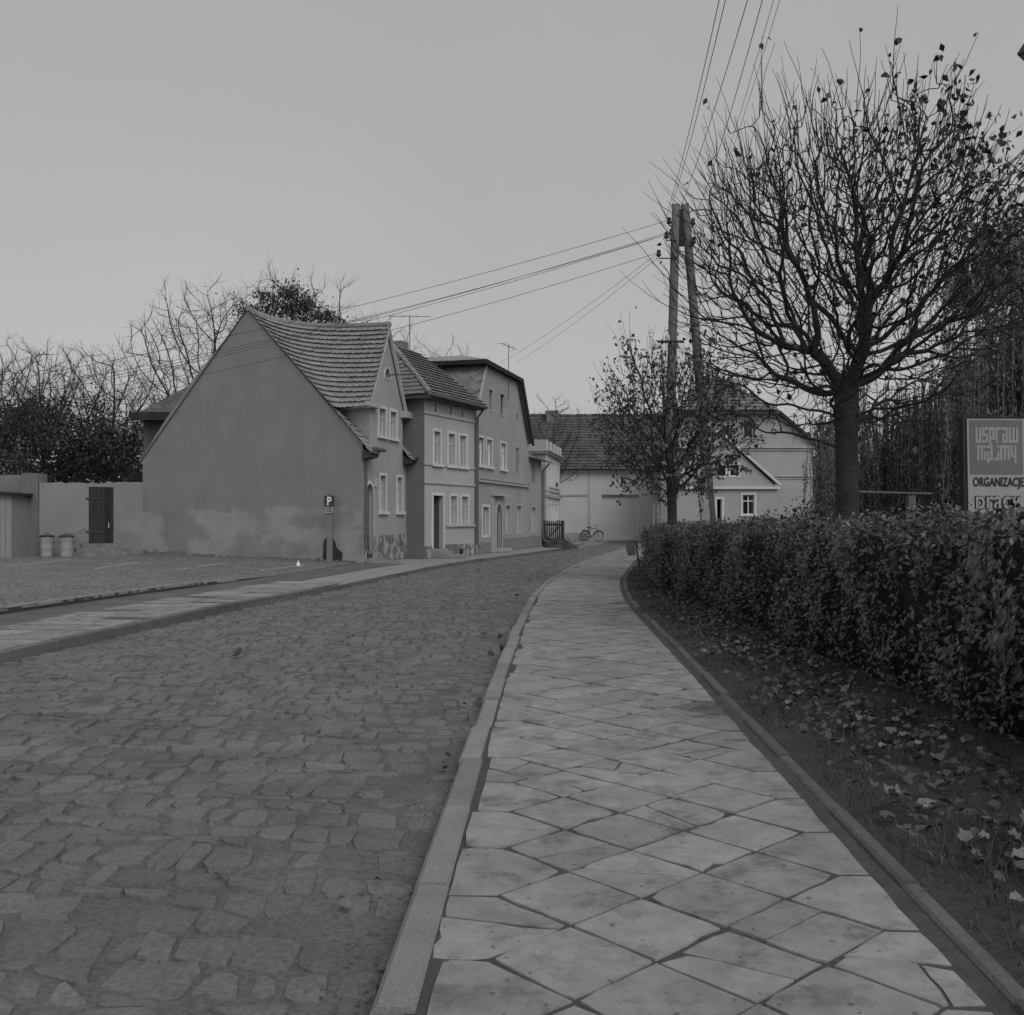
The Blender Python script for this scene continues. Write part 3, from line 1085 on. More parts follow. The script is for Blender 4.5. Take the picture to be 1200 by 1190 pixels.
m.add([F1.P(t, z, .02) for t, z in big] + [F1.P(t, z, .02) for t, z in ap] + [F1.P(t, z, .0) for t, z in big], [(i, (i + 1) % n, n + (i + 1) % n, n + i) for i in range(n)] + [(i, 2 * n + i, 2 * n + (i + 1) % n, (i + 1) % n) for i in range(n)])
m.build('surround', 'trim', wd_)
# arched doorway: leaf above, broken steps below
m = MB()
dp = [(t, max(z, .80)) for t, z in arch(r_door)]
m.add([F1.P(t, z, -.13) for t, z in dp], [tuple(range(len(dp)))])
dr = m.build('door', 'doorgrey', root)
m = MB()
tm = (r_door[0] + r_door[2]) / 2
F1.box(m, tm - .012, tm + .012, .82, r_door[3] - .1, -.13, -.11)
for zz_ in (1.2, 1.65):
    F1.box(m, r_door[0] + .08, r_door[2] - .08, zz_, zz_ + .03, -.13, -.112)
m.build('door_rail', 'doorgrey', dr)
m = MB()
ap = arch(r_door)
n = len(ap)
c0 = tm
big = [(c0 + (t - c0) * 1.28, z if z < .5 else z + .09 * (z - r_door[1]) / (r_door[3] - r_door[1])) for t, z in ap]
m.add([F1.P(t, z, .025) for t, z in big] + [F1.P(t, z, .025) for t, z in ap] + [F1.P(t, z, .0) for t, z in big], [(i, (i + 1) % n, n + (i + 1) % n, n + i) for i in range(1, n)] + [(i, 2 * n + i, 2 * n + (i + 1) % n, (i + 1) % n) for i in range(1, n)])
m.build('surround', 'trim', dr)
m = MB()
F1.box(m, r_door[0] + .02, r_door[2], .0, .78, -.30, -.22)
F1.box(m, r_door[0], r_door[2], .0, .5, -.22, -.12)
F1.box(m, r_door[0], r_door[2], .0, .26, -.12, -.02)
m.build('steps', 'rubble', dr)
m = MB()
F1.box(m, r_door[0] - .1, r_door[2] + .15, 0.0, .13, .03, .36)
F1.box(m, r_door[0] - .35, r_door[2] + .55, -.01, .04, .36, .62)
m.build('doorstep', 'pave_far', dr)
m = MB()
t_, z_ = F1.tz(439.2, 566)
F1.box(m, t_ - .1, t_ + .1, z_ - .12, z_ + .14, 0, .05)
m.build('number_plate', 'frame', root)
# gable foot: rubble foundation showing through and a hole in the plaster
mb = MB()
t = 0.05
while t < 11.2:
    l = random.uniform(.10, .28)
    h = random.uniform(.03, .11) + (.07 if t < 2.6 else 0)
    FG.box(mb, t, t + l - .02, -.03, h, -.02, random.uniform(.02, .055))
    if t < 2.6 and random.random() < .25:
        FG.box(mb, t + .05, t + l - .05, h + .015, h + .11, -.02, .03)
    t += l
mb.build('foundation_stones', 'stone', root, kind='stuff')
mb = MB()
th, zh = FG.tz(387, 645)
hole = [(-.34, .0), (.52, .0), (.55, .28), (.42, .36), (.30, .42), (.22, .62), (.1, .74), (-.1, .78), (-.22, .70), (-.30, .6)]
mb.prism([FG.P(th + a, max(b, .02), -.01) for a, b in hole], FG.n * .016)
mb.build('bare_patch', 'rubble', root)

# swept tiling: every course runs from the gable verge through the valley to the street gable
def rowpts(b):
    w = 1.25 + (5.33 - 1.25) * b
    v0 = H1(-.06, w, 3.62 + (8.28 - 3.62) * w / 5.39 + .02)
    ctrl = H1(.25 + (DA - .25) * b, 1.15 + (4.85 - 1.15) * b, 4.72 + (7.78 - 4.72) * b)
    fr_ = H1(.28 + (DA - .28) * b, -.16, 4.72 + (7.45 - 4.72) * b + .0)
    return v0, ctrl, fr_
def bez(p, s_):
    a, b, c = p
    sag = -.10 * math.sin(math.pi * s_)
    return a * (1 - s_) ** 2 + b * 2 * s_ * (1 - s_) + c * s_ ** 2 + Z3 * 0
mb = MB()
und = MB()
NR = 17
for i in range(NR):
    b0, b1 = i / NR, (i + 1) / NR
    P0, P1 = rowpts(b0), rowpts(b1)
    L = (P0[0] - P0[1]).length + (P0[1] - P0[2]).length
    nt_ = int(L / .20)
    wav = [random.uniform(-.010, .010) for _ in range(nt_ + 2)]
    for k in range(nt_):
        s0, s1 = k / nt_, (k + 1) / nt_
        a, b, c, d = bez(P0, s0), bez(P0, s1), bez(P1, s1), bez(P1, s0)
        up = (d - a)
        nn = (b - a).cross(up).normalized()
        if nn.z < 0:
            nn = -nn
        h = nn * (.088 + wav[k])
        e = up * -.16
        a, b = a + e + (b - a) * .02, b + e - (b - a) * .02
        mid = (a + b) / 2 + up * -.12
        un_ = up * .34
        mb.add([a + un_, b + un_, c, d, a + h, b + h, c + h * .2, d + h * .2, mid + un_, mid + h], [(4, 9, 5, 6, 7), (0, 8, 9, 4), (8, 1, 5, 9), (1, 2, 6, 5), (3, 0, 4, 7)])
    for k in range(10):
        und.poly([bez(P0, k / 10) - Z3 * .03, bez(P0, (k + 1) / 10) - Z3 * .03, bez(P1, (k + 1) / 10) - Z3 * .03, bez(P1, k / 10) - Z3 * .03])
rf = und.build('roof', 'underlay', root)
mb.build('roof_tiles', 'tile', rf, kind='stuff')
# ridge tiles: apex of the blind gable -> along the street gable ridge
mb = MB()
top = rowpts(1.0)
pts = [bez(top, k / 26) + Z3 * .02 for k in range(27)]
for k in range(26):
    a, b = pts[k], pts[k + 1]
    mb.tube([a, a + (b - a) * .98], [.085, .10], 7)
mb.build('ridge_tiles', 'lotstone', rf, kind='stuff')
# main roof: lower strip beside the dormer, right part, rear slope, right slope of the street gable
mb = MB()
upv = H1(0, 5.39, 8.28) - H1(0, 0, 3.62)
ls = upv.length
ws = ls / 5.39
O = H1(-.06, 0, 3.62)
f = (F1.d).dot(upv.normalized())
def strip(t0, t1, w0, w1, sk=0.0):
    a = F1.d
    o = H1(t0, w0, 3.62 + (8.28 - 3.62) * w0 / 5.39)
    v1 = H1(t1, w0, 3.62 + (8.28 - 3.62) * w0 / 5.39) - o
    v2 = H1(t0, w1, 3.62 + (8.28 - 3.62) * w1 / 5.39) - o
    up = (v2 - a * v2.dot(a))
    hh = up.length
    off = v2.dot(a)
    return o, a, up, [(0, 0), (v1.length, 0), (v1.length + off, hh), (off, hh)]
for args in ((-.08, .53, -.42, 1.3), (3.42, 4.75, -.42, 2.6)):
    o, a, up, pl = strip(*args)
    roof_tiles(mb, o, a, up, pl, .27, .2, .045)
    und2 = MB().poly([H1(args[0], args[2], 3.6 + .8646 * args[2]), H1(args[1], args[2], 3.6 + .8646 * args[2]), H1(args[1], args[3], 3.6 + .8646 * args[3]), H1(args[0], args[3], 3.6 + .8646 * args[3])])
    und2.build('eave_boarding', 'underlay', rf)
mb.build('eave_tiles', 'tile', rf, kind='stuff')
mb = MB()
mb.poly([H1(DA, -.16, 7.43), H1(DA, 4.85, 7.76), H1(3.7, 1.2, 4.7), H1(3.7, -.16, 4.62)])
mb.poly([H1(-.06, 5.39, 8.27), H1(LEN + .2, 5.39, 8.27), H1(LEN + .2, 11.6, 3.4), H1(-.06, 11.6, 3.4)])
mb.poly([H1(1.5, 4.6, 7.55), H1(LEN + .2, 3.4, 6.5), H1(LEN + .2, 5.39, 8.27), H1(1.2, 5.39, 8.27)])
mb.poly([H1(DR, 1.0, 4.45), H1(LEN + .2, 1.0, 4.45), H1(LEN + .2, 3.4, 6.5), H1(1.9, 4.6, 7.5)])
mb.build('rear_slopes', 'tile_dark', rf)
m = MB()      # dormer cheeks
for t in (DL, DR):
    MB().poly([H1(t, 0, 3.4), H1(t, 0, 4.9), H1(t, 1.45, 4.9), H1(t, 1.45, 4.6)]).build('dormer_cheek', 'h1', root)
m = MB()      # white verge boards and cornice stubs of the street gable
for s_ in (-1, 1):
    a = F1.P(DA, 7.44, .04)
    b = F1.P(DA + s_ * 1.66, 4.78, .04)
    dirv = (b - a).normalized()
    off = Vector((0, 0, -.13))
    m.prism([a, b, b + off, a + off], F1.n * .10)
m.build('verge_board', 'trim', root)
m = MB()
F1.box(m, DL - .36, DL + .42, 4.70, 4.86, .0, .2)
m.build('cornice', 'trimgrey', root)
m = MB()
F1.box(m, DR - .22, DR + .36, 4.66, 4.86, .0, .24)
m.build('cornice', 'trimgrey', root)
m = MB()
m.cor(H1(DL - .30, -.16, 4.68), E1 * 1.5, F1.d * .3, (0, 0, .08))
m.build('cornice', 'trimgrey', root)
m = MB()
pipe(F1, m, .06, 3.42, .09, (.5, .32))
m.tube([F1.P(-.2, 3.40, .44), F1.P(.66, 3.40, .44)], .065, 8)
m.build('drainpipe', 'zinc', root)
m = MB()
pipe(F1, m, 4.24, 3.3, .09, (.2, .3))
m.tube([F1.P(3.4, 3.36, .44), F1.P(4.8, 3.36, .44)], .065, 8)
m.build('drainpipe', 'zinc', root)
m = MB()
m.tube([F1.P(2.2, 5.92, 0), F1.P(2.2, 5.92, .9)], .018, 5)
m.build('iron_bracket', 'iron', root)
m = MB()
m.tube([F1.P(3.9, 3.0, 0), F1.P(3.9, 3.0, .5)], .02, 5)
m.build('iron_bracket', 'iron', root)
m = MB()
m.prism([H1(-.05, 0, 3.42), H1(-.05, -.4, 3.24), H1(-.05, -.4, 3.16), H1(-.05, 0, 3.1)], F1.d * .55)
m.build('eave_soffit', 'timber', root)
m = MB()
m.prism([H1(3.42, 0, 3.42), H1(3.42, -.4, 3.24), H1(3.42, -.4, 3.16), H1(3.42, 0, 3.1)], F1.d * 1.2)
m.build('eave_soffit', 'timber', root)

# ---- boarded outbuilding behind the cottage
ob = thing('boarded_outbuilding', 'dark boarded outbuilding with low hipped roof rising behind the blank gable', 'outbuilding', (-17.0, 44, 0))
x0, x1, y0, y1 = -16.3, -8.0, 44.0, 50.0
mb = MB()
x = x0
while x < x1:
    MB().box(x, x + .19, y0 - .03, y0, 0.0, 5.75).build('board', 'timber', ob)
    x += .2
MB().box(x0, x1, y0 + .01, y1, 0.0, 5.74).build('wall', 'timber', ob)
m = MB()
zr = 8.6
m.add([(x0 - .35, y0 - .5, 5.8), (x1, y0 - .5, 5.8), (x1, y1, 5.8), (x0 - .35, y1, 5.8), (x0 + 2.9, 47, zr), (x1, 47, zr)], [(0, 1, 5, 4), (1, 2, 5), (2, 3, 4, 5), (3, 0, 4), (0, 3, 2, 1)])
m.build('roof', 'tile_barn', ob)
MB().box(x0 - .42, x1, y0 - .56, y0 - .44, 5.62, 5.98).build('fascia', 'darkwood', ob)

# ---- narrow pale two-storey house
P2 = Vector((-2.91, 33.04, 0))
F2 = Face(P2, (.41, .912))
E2 = -F2.n
def H2(t, w, z): return P2 + F2.d * t + E2 * w + Z3 * z
L2 = 3.74
root2 = thing('narrow_house', 'narrow pale house with three upper windows, dark side wall and open doorway', 'house', P2)
def same_z(rs):
    a = sum(r[1] for r in rs) / len(rs)
    b = sum(r[3] for r in rs) / len(rs)
    return [(r[0], a, r[2], b) for r in rs]
top3 = same_z([F2.rect(508, 472, 512, 482.6), F2.rect(526, 475.4, 529.6, 487), F2.rect(540, 479.0, 542.9, 489.6)])
mid3 = same_z([F2.rect(508.4, 506, 516, 543), F2.rect(525.2, 508, 533, 545.4), F2.rect(538.4, 511.5, 546.2, 547.6)])
low2 = same_z([F2.rect(527.8, 581.4, 535.3, 615), F2.rect(540.7, 582.5, 548.4, 615)])
dr2 = F2.rect(507.4, 581, 519, 643)
EZ2 = 5.42
mb = MB()
wall(F2, [(0, 0), (L2, 0), (L2, EZ2), (0, EZ2)], [rpoly(r) for r in top3 + mid3 + low2 + [dr2]], mb)
mb.build('street_wall', 'h2', root2)
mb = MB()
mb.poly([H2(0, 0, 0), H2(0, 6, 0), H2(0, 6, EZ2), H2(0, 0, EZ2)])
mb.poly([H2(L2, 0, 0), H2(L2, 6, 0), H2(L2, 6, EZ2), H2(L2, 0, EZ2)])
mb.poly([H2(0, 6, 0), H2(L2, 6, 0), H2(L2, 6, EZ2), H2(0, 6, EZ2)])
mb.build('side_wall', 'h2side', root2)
for r in mid3:
    window(F2, r, root2)
for r in low2:
    window(F2, r, root2, sill=False)
for r in top3:
    window(F2, r, root2, style='plain', tw=.05, sill=False, curtain=False)
mb = MB()
F2.box(mb, dr2[0] - .1, dr2[0], dr2[1] - .0, dr2[3], 0, .03)
F2.box(mb, dr2[2], dr2[2] + .1, dr2[1] - .0, dr2[3], 0, .03)
F2.box(mb, dr2[0] - .1, dr2[2] + .1, dr2[3], dr2[3] + .1, 0, .032)
mb.build('door_surround', 'trim', root2)
m = MB()
tm = dr2[0] + (dr2[2] - dr2[0]) * .48
F2.box(m, dr2[0], tm, dr2[1], dr2[3], -.6, -.55)
m.cor(F2.P(dr2[2], dr2[1], -.14), -F2.n * .5 - F2.d * .1, F2.d * -.05, (0, 0, dr2[3] - dr2[1]))
d2 = m.build('door', 'door', root2)
m = MB()
F2.box(m, dr2[0] - .4, dr2[2] + .4, dr2[1], dr2[3] + .2, -1.3, -1.25)
m.build('doorway_backing', 'dark', d2)  # black board put in place of the unlit hall behind the door
m = MB()
F2.box(m, dr2[0] - .05, dr2[2] + .05, 0, dr2[1], -.3, .02)
F2.box(m, dr2[0] - .02, dr2[2] + .15, 0, .22, .02, .32)
F2.box(m, dr2[0] - .02, dr2[2] + .4, 0, .10, .32, .66)
m.build('doorstep', 'pave_far', root2)
for (v0, v1, h, p) in ((483, 494, .09, .05), (543, 549.5, .07, .045), (565, 569.2, .07, .05)):
    z = (F2.tz(497.5, v0)[1] + F2.tz(553, v1)[1]) / 2
    m = MB()
    F2.box(m, -.03, L2, z - h / 2, z + h / 2, 0, p)
    m.build('string_course', 'h2', root2)
m = MB()
z = low2[0][1] - .08
F2.box(m, low2[0][0] - .35, L2, z, z + .07, 0, .07)
m.build('sill_course', 'trimgrey', root2)
m = MB()
F2.box(m, dr2[2] + .12, L2, 0, .42, 0, .03)
F2.box(m, 0, dr2[0] - .12, 0, .40, 0, .03)
m.build('plinth', 'plinth', root2)
m = MB()
F2.box(m, L2 - 1.25, L2 - 1.0, .05, .24, .03, .04)
m.build('cellar_vent', 'dark', root2)
ZR2, WR2, TR2 = 7.5, 2.4, 2.0
mb = MB()
mb.poly([H2(-.35, -.4, EZ2), H2(L2 + .2, -.4, EZ2), H2(L2 + .2, WR2, ZR2), H2(TR2, WR2, ZR2)])
mb.poly([H2(-.35, -.4, EZ2), H2(TR2, WR2, ZR2), H2(-.35, 6.2, EZ2)])
mb.poly([H2(TR2, WR2, ZR2), H2(L2 + .2, WR2, ZR2), H2(L2 + .2, 6.2, EZ2), H2(-.35, 6.2, EZ2)])
rf2 = mb.build('roof', 'underlay', root2)
mb = MB()
o = H2(-.35, -.4, EZ2 + .015)
upv = H2(-.35, WR2, ZR2 + .015) - o
roof_tiles(mb, o, F2.d, upv, [(0, 0), (L2 + .55, 0), (L2 + .55, upv.length), (TR2 + .35, upv.length)], .24, .2, .09)
o = H2(-.35, 6.2, EZ2 + .015)
upv2 = H2(TR2, 6.2, ZR2 + .015) - o
roof_tiles(mb, o, -E2, upv2, [(0, 0), (6.6, 0), (6.2 - WR2, upv2.length)], .24, .2, .05)
mb.build('roof_tiles', 'tile_dark', rf2, kind='stuff')
m = MB()
hp = [H2(-.38, -.42, EZ2 + .04) + (H2(TR2, WR2, ZR2 + .05) - H2(-.38, -.42, EZ2 + .04)) * k / 10 for k in range(11)]
for k in range(10):
    m.tube([hp[k], hp[k] + (hp[k + 1] - hp[k]) * .98], [.09, .075], 6)
m.build('hip_tiles', 'tile', rf2, kind='stuff')
m = MB()
m.cor(H2(-.34, -.38, EZ2 - .13), F2.d * (L2 + .5), E2 * .4, (0, 0, .11))
m.cor(H2(-.34, .02, EZ2 - .13), F2.d * .34, E2 * 6, (0, 0, .11))
m.build('eave_board', 'timber', root2)
m = MB()
m.tube([H2(-.3, -.46, EZ2 - .02), H2(L2 + .1, -.46, EZ2 - .04)], .06, 8)
pipe(F2, m, L2 + .02, EZ2 - .05, .12, (-.05, .3))
m.build('drainpipe', 'zinc', root2)
m = MB()
c = H2(3.1, 2.7, 0)
m.cor(c + Z3 * 7.0, F2.d * .5, E2 * .45, (0, 0, .95))
ch = m.build('chimney', 'tile_dark', root2)

def antenna(root_, base, h, arms, ang, tilt=0.0, name='television_antenna', label='', r=.014):
    t = thing(name, label, 'antenna', base, 'television antennas on the roofs')
    b = Vector(base)
    tube_ = MB().tube([b, b + Vector((tilt, 0, h))], r, 6)
    tube_.build('mast', 'iron', t)
    m = MB()
    d = Vector((math.cos(ang), math.sin(ang), 0))
    s_ = Vector((-d.y, d.x, 0))
    p = b + Vector((tilt, 0, h - .06))
    m.tube([p - d * arms * .5, p + d * arms * .5], r * .8, 5)
    for k in range(4):
        q = p + d * arms * (k / 3 - .5)
        l = .24 - .03 * k
        m.tube([q - s_ * l, q + s_ * l], r * .55, 4)
    m.build('boom', 'iron', t)
    return t
antenna(root2, H2(3.0, 2.3, 7.3), 1.55, 1.5, .05, label='thin television antenna with long level boom above the narrow pale house')

# ---- mansard house with trapezoid gable, and its low wing
P3 = Vector((-1.33, 37.0, 0))
F3 = Face(P3, (.265, .964))
E3 = -F3.n
def H3(t, w, z): return P3 + F3.d * t + E3 * w + Z3 * z
root3 = thing('mansard_house', 'tall grey house with clipped mansard gable, slated flank and arched door', 'house', P3)
upw = same_z([F3.rect(560.4, 512.6, 566.8, 545.4), F3.rect(570.3, 515.4, 576.6, 546.9), F3.rect(587, 520.2, 592.8, 549.7)])
bl = F3.rect(604.6, 525, 608.3, 554.8)
att = [F3.rect(572.9, 457.3, 577.3, 481.3), F3.rect(586, 462.3, 591, 486)]
att2 = F3.rect(605, 486, 607, 494)
loww = same_z([F3.rect(592.8, 592.8, 597.6, 623.4), F3.rect(605.7, 593.4, 610.7, 624)])
low1 = F3.rect(565.7, 594.5, 572.9, 627.3)
dr3 = F3.rect(581.5, 591, 587.2, 637)
dr3 = (dr3[0], .12, dr3[2], dr3[3])
T3, T4 = 7.75, 10.2
lowing = F3.rect(623, 595, 627.5, 623.4)
upwing = F3.rect(623, 543, 627, 566)
mb = MB()
holes = [rpoly(r) for r in upw + [bl] + att + [att2] + loww + [low1]] + [arch(dr3)]
wall(F3, [(0, 0), (T3, 0), (T3, 4.75), (5.85, 7.2), (1.08, 7.2), (0.0, 5.5)], holes, mb)
mb.build('street_wall', 'h3', root3)
for r in upw:
    window(F3, r, root3, fm='white', tw=.08)
for r in loww:
    window(F3, r, root3, style='plain', sill=False, tw=.10, trim='trimgrey', curtain=True)
window(F3, low1, root3, style='plain', sill=False, tw=.10, curtain=True)
for r in att:
    window(F3, r, root3, style='cross', sill=False, tw=.05, trim='trimgrey', fm='timber', curtain=False)
window(F3, att2, root3, style='plain', sill=False, tw=.03, trim=None, fm='timber', curtain=False)
m = MB()
F3.box(m, bl[0], bl[2], bl[1], bl[3], -.1, -.05)
m.build('blind_window', 'blind', root3)
m = MB()
dp = arch(dr3)
m.add([F3.P(t, z, -.14) for t, z in dp], [tuple(range(len(dp)))])
d3 = m.build('door', 'door', root3)
m = MB()
n = len(dp)
c0 = (dr3[0] + dr3[2]) / 2
big = [(c0 + (t - c0) * 1.4, z if z < .5 else z + .1 * (z - dr3[1]) / (dr3[3] - dr3[1])) for t, z in dp]
m.add([F3.P(t, z, .03) for t, z in big] + [F3.P(t, z, .03) for t, z in dp] + [F3.P(t, z, .0) for t, z in big], [(i, (i + 1) % n, n + (i + 1) % n, n + i) for i in range(1, n)] + [(i, 2 * n + i, 2 * n + (i + 1) % n, (i + 1) % n) for i in range(1, n)])
m.build('surround', 'h2', d3)
m = MB()
ta = F3.tz(574.8, 600)[0]
za = F3.tz(580, 581.5)[1]
F3.box(m, ta, ta + .22, 0, za, 0, .10)
F3.box(m, ta - .05, dr3[2] + .35, za, za + .11, 0, .22)
F3.box(m, dr3[0] - .3, dr3[2] + .2, 0, .12, 0, .4)
m.build('door_hood', 'trimgrey', d3)
m = MB()
zc = (F3.tz(562, 562.8)[1] + F3.tz(615.5, 569.4)[1]) / 2
F3.box(m, .1, T3, zc - .07, zc + .05, 0, .10)
F3.box(m, .1, T3, zc + .05, zc + .08, 0, .14)
m.build('string_course', 'trimgrey', root3)
m = MB()
F3.box(m, dr3[2] + .3, T3, 0, .50, 0, .03)
F3.box(m, .2, ta - .05, 0, .42, 0, .03)
m.build('plinth', 'blind', root3)
D3 = 7.0
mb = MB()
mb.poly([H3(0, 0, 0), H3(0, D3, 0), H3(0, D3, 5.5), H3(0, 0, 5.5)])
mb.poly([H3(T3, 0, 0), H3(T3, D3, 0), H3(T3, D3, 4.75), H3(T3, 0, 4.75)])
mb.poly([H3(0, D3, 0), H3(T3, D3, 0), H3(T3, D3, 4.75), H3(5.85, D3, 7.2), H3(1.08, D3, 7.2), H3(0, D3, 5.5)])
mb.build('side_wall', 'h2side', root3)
mb = MB()      # steep slated flanks
mb.poly([H3(-.08, -.02, 5.42), H3(1.02, -.02, 7.2), H3(1.02, D3, 7.2), H3(-.08, D3, 5.42)])
mb.poly([H3(T3 + .1, -.16, 4.65), H3(5.85, -.16, 7.26), H3(5.85, D3, 7.26), H3(T3 + .1, D3, 4.65)])
rf3 = mb.build('roof', 'slate', root3)
mb = MB()      # diamond slates on the visible flank
o = H3(-.09, .14, 5.42)
ax = E3
up = H3(1.01, .14, 7.2) - o
hu = up.length
up = up.normalized()
nn = ax.cross(up).normalized()
if nn.dot(F3.d) > 0:
    nn = -nn
sz = .46
rowi = 0
y = 0.0
while y < hu:
    x = (sz / 2 if rowi % 2 else 0)
    while x < D3 - .3:
        c = o + ax * x + up * y + nn * random.uniform(.01, .03)
        mb.prism([c - up * sz * .5, c + ax * sz * .48, c + up * sz * .5, c - ax * sz * .48], nn * .02)
        x += sz
    y += sz / 2
    rowi += 1
mb.build('slates', 'slate', rf3, kind='stuff')
mb = MB()      # low hipped felt roof on top with a deep dark eave
c4 = [H3(.52, -.26, 7.33), H3(5.97, -.26, 7.31), H3(5.97, D3, 7.31), H3(.52, D3, 7.33)]
r2 = [H3(2.5, 1.3, 7.84), H3(2.5, 5.6, 7.84)]
mb.poly([c4[0], c4[1], r2[0]])
mb.poly([c4[1], c4[2], r2[1], r2[0]])
mb.poly([c4[2], c4[3], r2[1]])
mb.poly([c4[3], c4[0], r2[0], r2[1]])
mb.build('felt_roof', 'felt', rf3)
mb = MB()
mb.cor(H3(.54, -.24, 7.17), F3.d * .06, E3 * (D3 + .2), (0, 0, .155))
mb.cor(H3(.605, -.24, 7.17), F3.d * 5.35, E3 * .06, (0, 0, .14))
mb.prism([H3(5.97, -.2, 7.30), H3(5.75, -.2, 7.14), H3(T3 - .05, -.2, 4.55), H3(T3 + .16, -.2, 4.60)], F3.n * .06)
mb.poly([H3(.62, -.2, 7.18), H3(5.95, -.2, 7.18), H3(5.95, .05, 7.18), H3(.62, .05, 7.18)])
mb.poly([H3(.62, -.2, 7.185), H3(1.1, -.2, 7.185), H3(1.1, D3, 7.185), H3(.62, D3, 7.185)])
mb.build('verge_board', 'darkwood', rf3)
m = MB()
a, b = H3(-.06, -.03, 5.45), H3(1.05, -.03, 7.18)
m.prism([a, b, b + F3.d * .13, a + F3.d * .13], F3.n * .07)
m.build('rake_trim', 'trimgrey', root3)
antenna(root3, F3.P(4.0, 6.2, .12), 2.25, 1.5, 1.2, .02, label='television antenna on a tall mast fixed to the mansard gable')
antenna(root3, H3(.35, 1.5, 5.9), 1.45, 1.5, -.1, label='television antenna standing before the slated flank')
# low wing
mb = MB()
wall(F3, [(T3, 0), (T4, 0), (T4, 4.02), (T3, 4.25)], [rpoly(lowing), rpoly(upwing)], mb)
mb.poly([F3.P(T4, 0), F3.P(T4, 4.02), F3.P(T4, 4.02, -5), F3.P(T4, 0, -5)])
mb.build('wing_wall', 'h3', root3)
window(F3, lowing, root3, style='plain', sill=False, tw=.08, trim='trimgrey')
m = MB()
F3.box(m, upwing[0], upwing[2], upwing[1], upwing[3], -.1, -.04)
m.build('blind_window', 'blind', root3)
m = MB()
F3.box(m, T3, T4, 0, .52, 0, .03)
m.build('plinth', 'blind', root3)
m = MB()
m.prism([H3(T3, -.45, 3.98), H3(T4 + .3, -.45, 3.92), H3(T4 + .3, 4, 4.9), H3(T3, 4, 4.9)], (0, 0, .07))
m.build('wing_roof', 'tile_dark', root3)
m = MB()
pipe(F3, m, T4 - .05, 3.9, .1, (0, .3))
m.build('drainpipe', 'zinc', root3)

# ---- parapet house
P5 = Vector((1.60, 47.6, 0))
F5 = Face(P5, (.165, .986))
E5 = -F5.n
def H5(t, w, z): return P5 + F5.d * t + E5 * w + Z3 * z
L5 = 5.9
root5 = thing('parapet_house', 'pale stuccoed house with panelled roof parapet and pilasters beyond the low wing', 'house', P5)
ws5 = []
for t in (1.2, 2.3, 3.4, 4.5):
    ws5 += [(t, .85, t + .62, 2.05), (t, 2.95, t + .62, 4.15)]
mb = MB()
wall(F5, [(0, 0), (L5, 0), (L5, 4.45), (0, 4.45)], [rpoly(r) for r in ws5], mb)
mb.build('street_wall', 'h5', root5)
for r in ws5:
    window(F5, r, root5, tw=.07, sill=r[1] > 2)
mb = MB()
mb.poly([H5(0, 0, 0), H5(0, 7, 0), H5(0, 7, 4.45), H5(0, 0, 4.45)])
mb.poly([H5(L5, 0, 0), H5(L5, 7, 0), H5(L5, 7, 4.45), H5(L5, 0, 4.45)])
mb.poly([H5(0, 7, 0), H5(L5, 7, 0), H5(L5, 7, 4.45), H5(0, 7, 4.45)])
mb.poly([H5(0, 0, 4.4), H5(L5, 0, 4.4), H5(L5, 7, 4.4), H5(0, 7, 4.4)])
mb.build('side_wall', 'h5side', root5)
m = MB()
m.cor(H5(-.14, -.16, 4.42), F5.d * (L5 + .28), E5 * 7.2, (0, 0, .10))
m.cor(H5(-.2, -.24, 4.52), F5.d * (L5 + .4), E5 * 7.4, (0, 0, .07))
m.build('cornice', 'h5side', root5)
m = MB()
m.cor(H5(-.04, -.04, 4.59), F5.d * (L5 + .08), E5 * .2, (0, 0, .50))
m.cor(H5(-.03, .16, 4.59), F5.d * .2, E5 * 6.5, (0, 0, .50))
par = m.build('parapet', 'h5side', root5)
for t in (0, 1.5, 3.0, 4.5, L5 - .3):
    m = MB()
    m.cor(H5(t, -.08, 4.59), F5.d * .3, E5 * .3, (0, 0, .49))
    m.build('parapet_pier', 'h5', par)
m = MB()
F5.box(m, -.02, .42, .4, 4.42, 0, .05)
F5.box(m, .75, 1.0, .4, 4.42, 0, .05)
m.build('pilaster', 'h5', root5)
m = MB()
F5.box(m, -.05, L5, 2.34, 2.48, 0, .10)
F5.box(m, -.05, L5, 2.62, 2.68, 0, .06)
m.build('string_course', 'h5side', root5)
m = MB()
for k in range(14):
    F5.box(m, 3.35 + k * .05, 3.37 + k * .05, 2.95, 3.12 + .05 * random.random(), .1, .13)
m.build('flower_box', 'shrub', root5)

# ---- barn with gate across the end of the street
BY = 61.2
FB = Face((-3.0, BY), (1, 0))
root6 = thing('barn', 'long pale barn with dark tiled roof and wide gate closing the street', 'barn', (4, BY, 0))
X6 = 13.2
gate = (5.52 + 3.0, -.05, 7.86 + 3.0, 2.78)
EB = 4.30
mb = MB()
wall(FB, [(0, -.15), (X6 + 3, -.15), (X6 + 3, EB), (0, EB)], [rpoly(gate)], mb, .22)
mb.build('wall', 'far', root6)
mb = MB()
mb.box(-3, -2.8, BY + .01, BY + 9, -.1, EB)
mb.box(X6 - .2, X6, BY + .01, BY + 9, -.1, EB)
mb.build('side_wall', 'far', root6)
n = 12
gw = (gate[2] - gate[0]) / n
gt = MB()
FB.box(gt, gate[0], gate[2], gate[1], gate[3], -.30, -.24)
gt = gt.build('gate', 'fargate', root6)
for k in range(n):
    m = MB()
    FB.box(m, gate[0] + k * gw + .006, gate[0] + (k + 1) * gw - .006, gate[1] + .03, gate[3] - .02, -.235, -.205)
    m.build('gate_board', 'fargate', gt)
m = MB()
